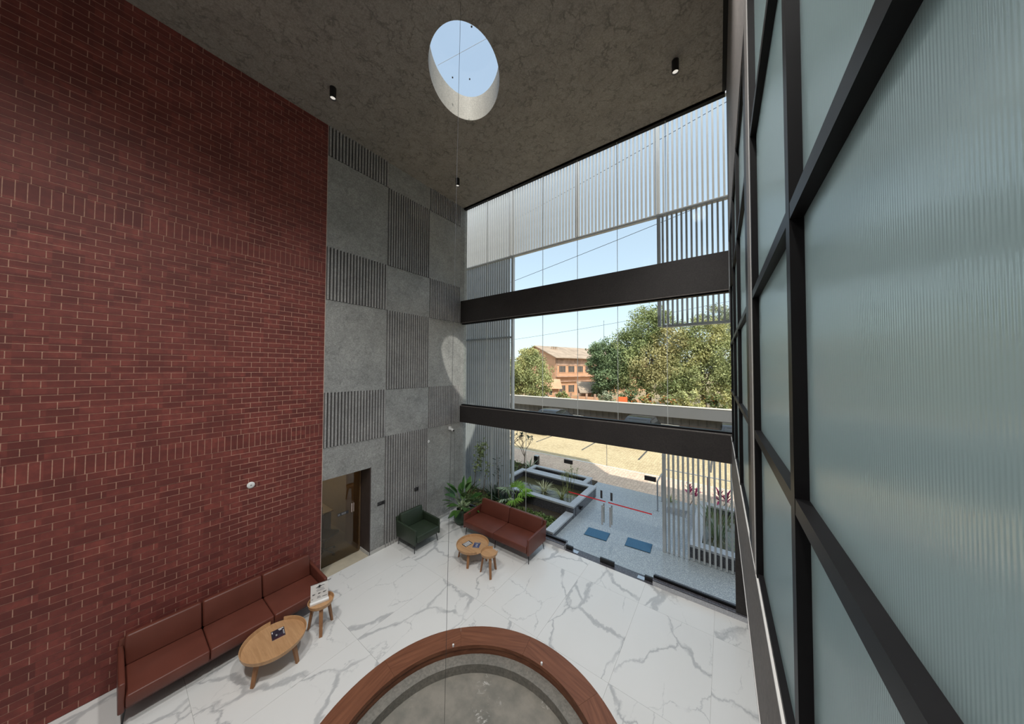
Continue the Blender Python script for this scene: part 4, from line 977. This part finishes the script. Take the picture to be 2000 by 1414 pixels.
# ---------------- peach gabled building
bl_ = thing('building', 'peach rendered two storey building with a gabled roof behind the trees', 'building', (-22.5, 43.0, -.06), math.radians(70))
LB, WB_, EZ, AZ = 27, 10, 6.5, 8.5
obj('wall', G().add([(0, 0, 0), (LB, 0, 0), (LB, WB_, 0), (0, WB_, 0), (0, 0, EZ), (LB, 0, EZ), (LB, WB_, EZ), (0, WB_, EZ), (0, WB_/2, AZ), (LB, WB_/2, AZ)],
    [(0, 1, 5, 4), (1, 2, 6, 9, 5), (2, 3, 7, 6), (3, 0, 4, 8, 7)]), 'peach', bl_)
for a, b in (((-.5, -.7, EZ-.25), (WB_/2, AZ+.05)), ((-.5, WB_+.7, EZ-.25), (WB_/2, AZ+.05))):
    y0, z0 = a[1], a[2]; y1, z1 = b
    obj('roof', G().add([(-.5, y0, z0), (LB+.5, y0, z0), (LB+.5, y1, z1), (-.5, y1, z1), (-.5, y0, z0+.12), (LB+.5, y0, z0+.12), (LB+.5, y1, z1+.12), (-.5, y1, z1+.12)],
        [(0, 1, 2, 3), (4, 5, 6, 7), (0, 1, 5, 4), (1, 2, 6, 5), (2, 3, 7, 6), (3, 0, 4, 7)]), 'rooftile', bl_)
obj('stained_band', B(.05, LB, -.05, 0, 5.1, EZ-.2), 'peachdark', bl_)
for z, dpt in ((3.15, .5), (2.35, .25)): obj('ledge', B(0, LB, -dpt, 0, z, z+.14), 'peachdark', bl_)
for i in range(9):
    x0 = .8+i*2.1
    for (za, zb, w_) in ((3.95, 5.0, 1.4), (.55, 1.75, 1.35)):
        w_o = obj('window', G().box(x0-.08, x0, -.06, .02, za-.08, zb+.08).box(x0+w_, x0+w_+.08, -.06, .02, za-.08, zb+.08).box(x0, x0+w_, -.06, .02, zb, zb+.08).box(x0, x0+w_, -.06, .02, za-.08, za), 'peach', bl_)
        obj('pane', B(x0, x0+w_, -.03, -.01, za, zb), 'winglass', w_o)
        for k3 in (1, 2, 3): obj('bar', B(x0+w_*k3/4-.03, x0+w_*k3/4+.03, -.045, -.03, za, zb), 'peachdark', w_o)
obj('downpipe', G().tube([(.15, -.1, 0), (.15, -.1, EZ-.2)], .07, 6), 'peachdark', bl_)
obj('vent', G().box(-.04, 0, WB_/2-.6, WB_/2+.6, 6.4, 7.4), 'winglass', bl_)
for i in range(3): obj('rooftop_tank', G().tube([(2.2+i*.5, 3.3, 7.7), (2.2+i*.5, 3.3, 8.5)], .18, 8), 'rooftile', bl_)
t = thing('lean_to', 'tin roofed lean-to shed in front of the peach building', 'shed', (-14.2, 36.9, -.06), math.radians(35))
obj('roof', G().add([(-1.6, -1, 1.4), (1.8, -1, 1.4), (1.8, 1.2, 2.7), (-1.6, 1.2, 2.7), (-1.6, -1, 1.48), (1.8, -1, 1.48), (1.8, 1.2, 2.78), (-1.6, 1.2, 2.78)], [(3, 2, 1, 0), (4, 5, 6, 7), (0, 1, 5, 4), (1, 2, 6, 5), (2, 3, 7, 6), (3, 0, 4, 7)]), 'rooftile', t)
obj('wall', B(-1.4, 1.6, 1.0, 1.1, 0, 2.6), 'peachdark', t)
for x in (-1.5, 0, 1.7): obj('post', B(x-.05, x+.05, -.95, -.85, 0, 1.4), 'bark', t)
t = thing('hut', 'small tile roofed hut beside the yellow green tree', 'hut', (-19.6, 35.2, -.06), math.radians(40))
obj('wall', B(-1.3, 1.3, -1, 1, 0, 2.0), 'peach', t); obj('door', B(-.3, .4, -1.03, -1, 0, 1.7), 'winglass', t)
obj('roof', G().add([(-1.7, -1.4, 1.85), (1.7, -1.4, 1.85), (1.7, 1.4, 1.85), (-1.7, 1.4, 1.85), (-1.7, 0, 3.1), (1.7, 0, 3.1)], [(0, 1, 5, 4), (2, 3, 4, 5), (0, 4, 3), (1, 2, 5), (3, 2, 1, 0)]), 'peach', t)
t = thing('picket_fence', 'low peach fence with posts behind the boundary wall', 'fence', (-13, 33.9, -.06), math.radians(6))
obj('panel', B(-5.5, 5.5, -.06, .06, 0, 1.15), 'peach', t)
for i in range(12): obj('post', B(-5.5+i-.1, -5.3+i-.1, -.14, .1, 0, 1.5), 'peachdark', t)
car('white car half hidden behind the boundary wall at the left', (-19.9, 32.2, -.06), math.radians(25), 'carwhite')
t = thing('orange_board', 'bright orange board standing behind the boundary wall', 'board', (-8.2, 29.8, -.06), math.radians(25)); obj('board', B(-.45, .45, -.03, .03, .7, 1.75), 'orange', t); obj('leg', B(-.4, -.34, -.03, .03, 0, .7), 'jamb', t); obj('leg', B(.34, .4, -.03, .03, 0, .7), 'jamb', t)
car('white car half hidden behind the boundary wall beside the orange board', (-6.57, 27.2, -.06), math.radians(20), 'carwhite')
# overhead wires and mast
def wire(label, pts, r=.012):
    o = obj('power_line', G().tube(pts, r, 5), 'wire'); tag(o, label, 'wire', 'overhead wires across the yard')
def sag(a, b, s=.25, n=12):
    a, b = Vector(a), Vector(b); return [a.lerp(b, i/n)-Vector((0, 0, s*4*(i/n)*(1-i/n))) for i in range(n+1)]
wire('overhead wire crossing the open sky above the upper beam', sag((-22, 14, 8.1), (8, 14, 12.55)))
wire('overhead wire passing behind the top band of slats', sag((-22, 14, 11.7), (8, 14, 16.3)))
wire('faint overhead wire above the peach building', sag((-30, 40, 9.3), (6, 40, 12.6), .3), .02)
for x, y, h, lab in ((-22, 14, 12, 'utility pole left of the yard'), (8, 14, 16.5, 'utility pole right of the yard'), (-30, 40, 9.4, 'far utility pole left of the trees'), (6, 40, 12.7, 'far utility pole right of the trees')):
    t = thing('utility_pole', lab, 'pole', (x, y, -.06), 0, 'utility poles'); obj('pole', G().tube([(0, 0, 0), (0, 0, h)], [.14, .1], 8), 'wallband', t); obj('cross_arm', B(-.5, .5, -.05, .05, h-.5, h-.4), 'jamb', t)
t = thing('mast', 'thin mast rising behind the dark green tree', 'mast', (-20, 59.4, -.06)); obj('pole', G().tube([(0, 0, 0), (0, 0, 14.3)], [.06, .03], 6), 'wire', t); obj('tip', G().lathe([(0, 14.3), (.08, 14.3), (0, 14.5)], 8), 'wire', t)
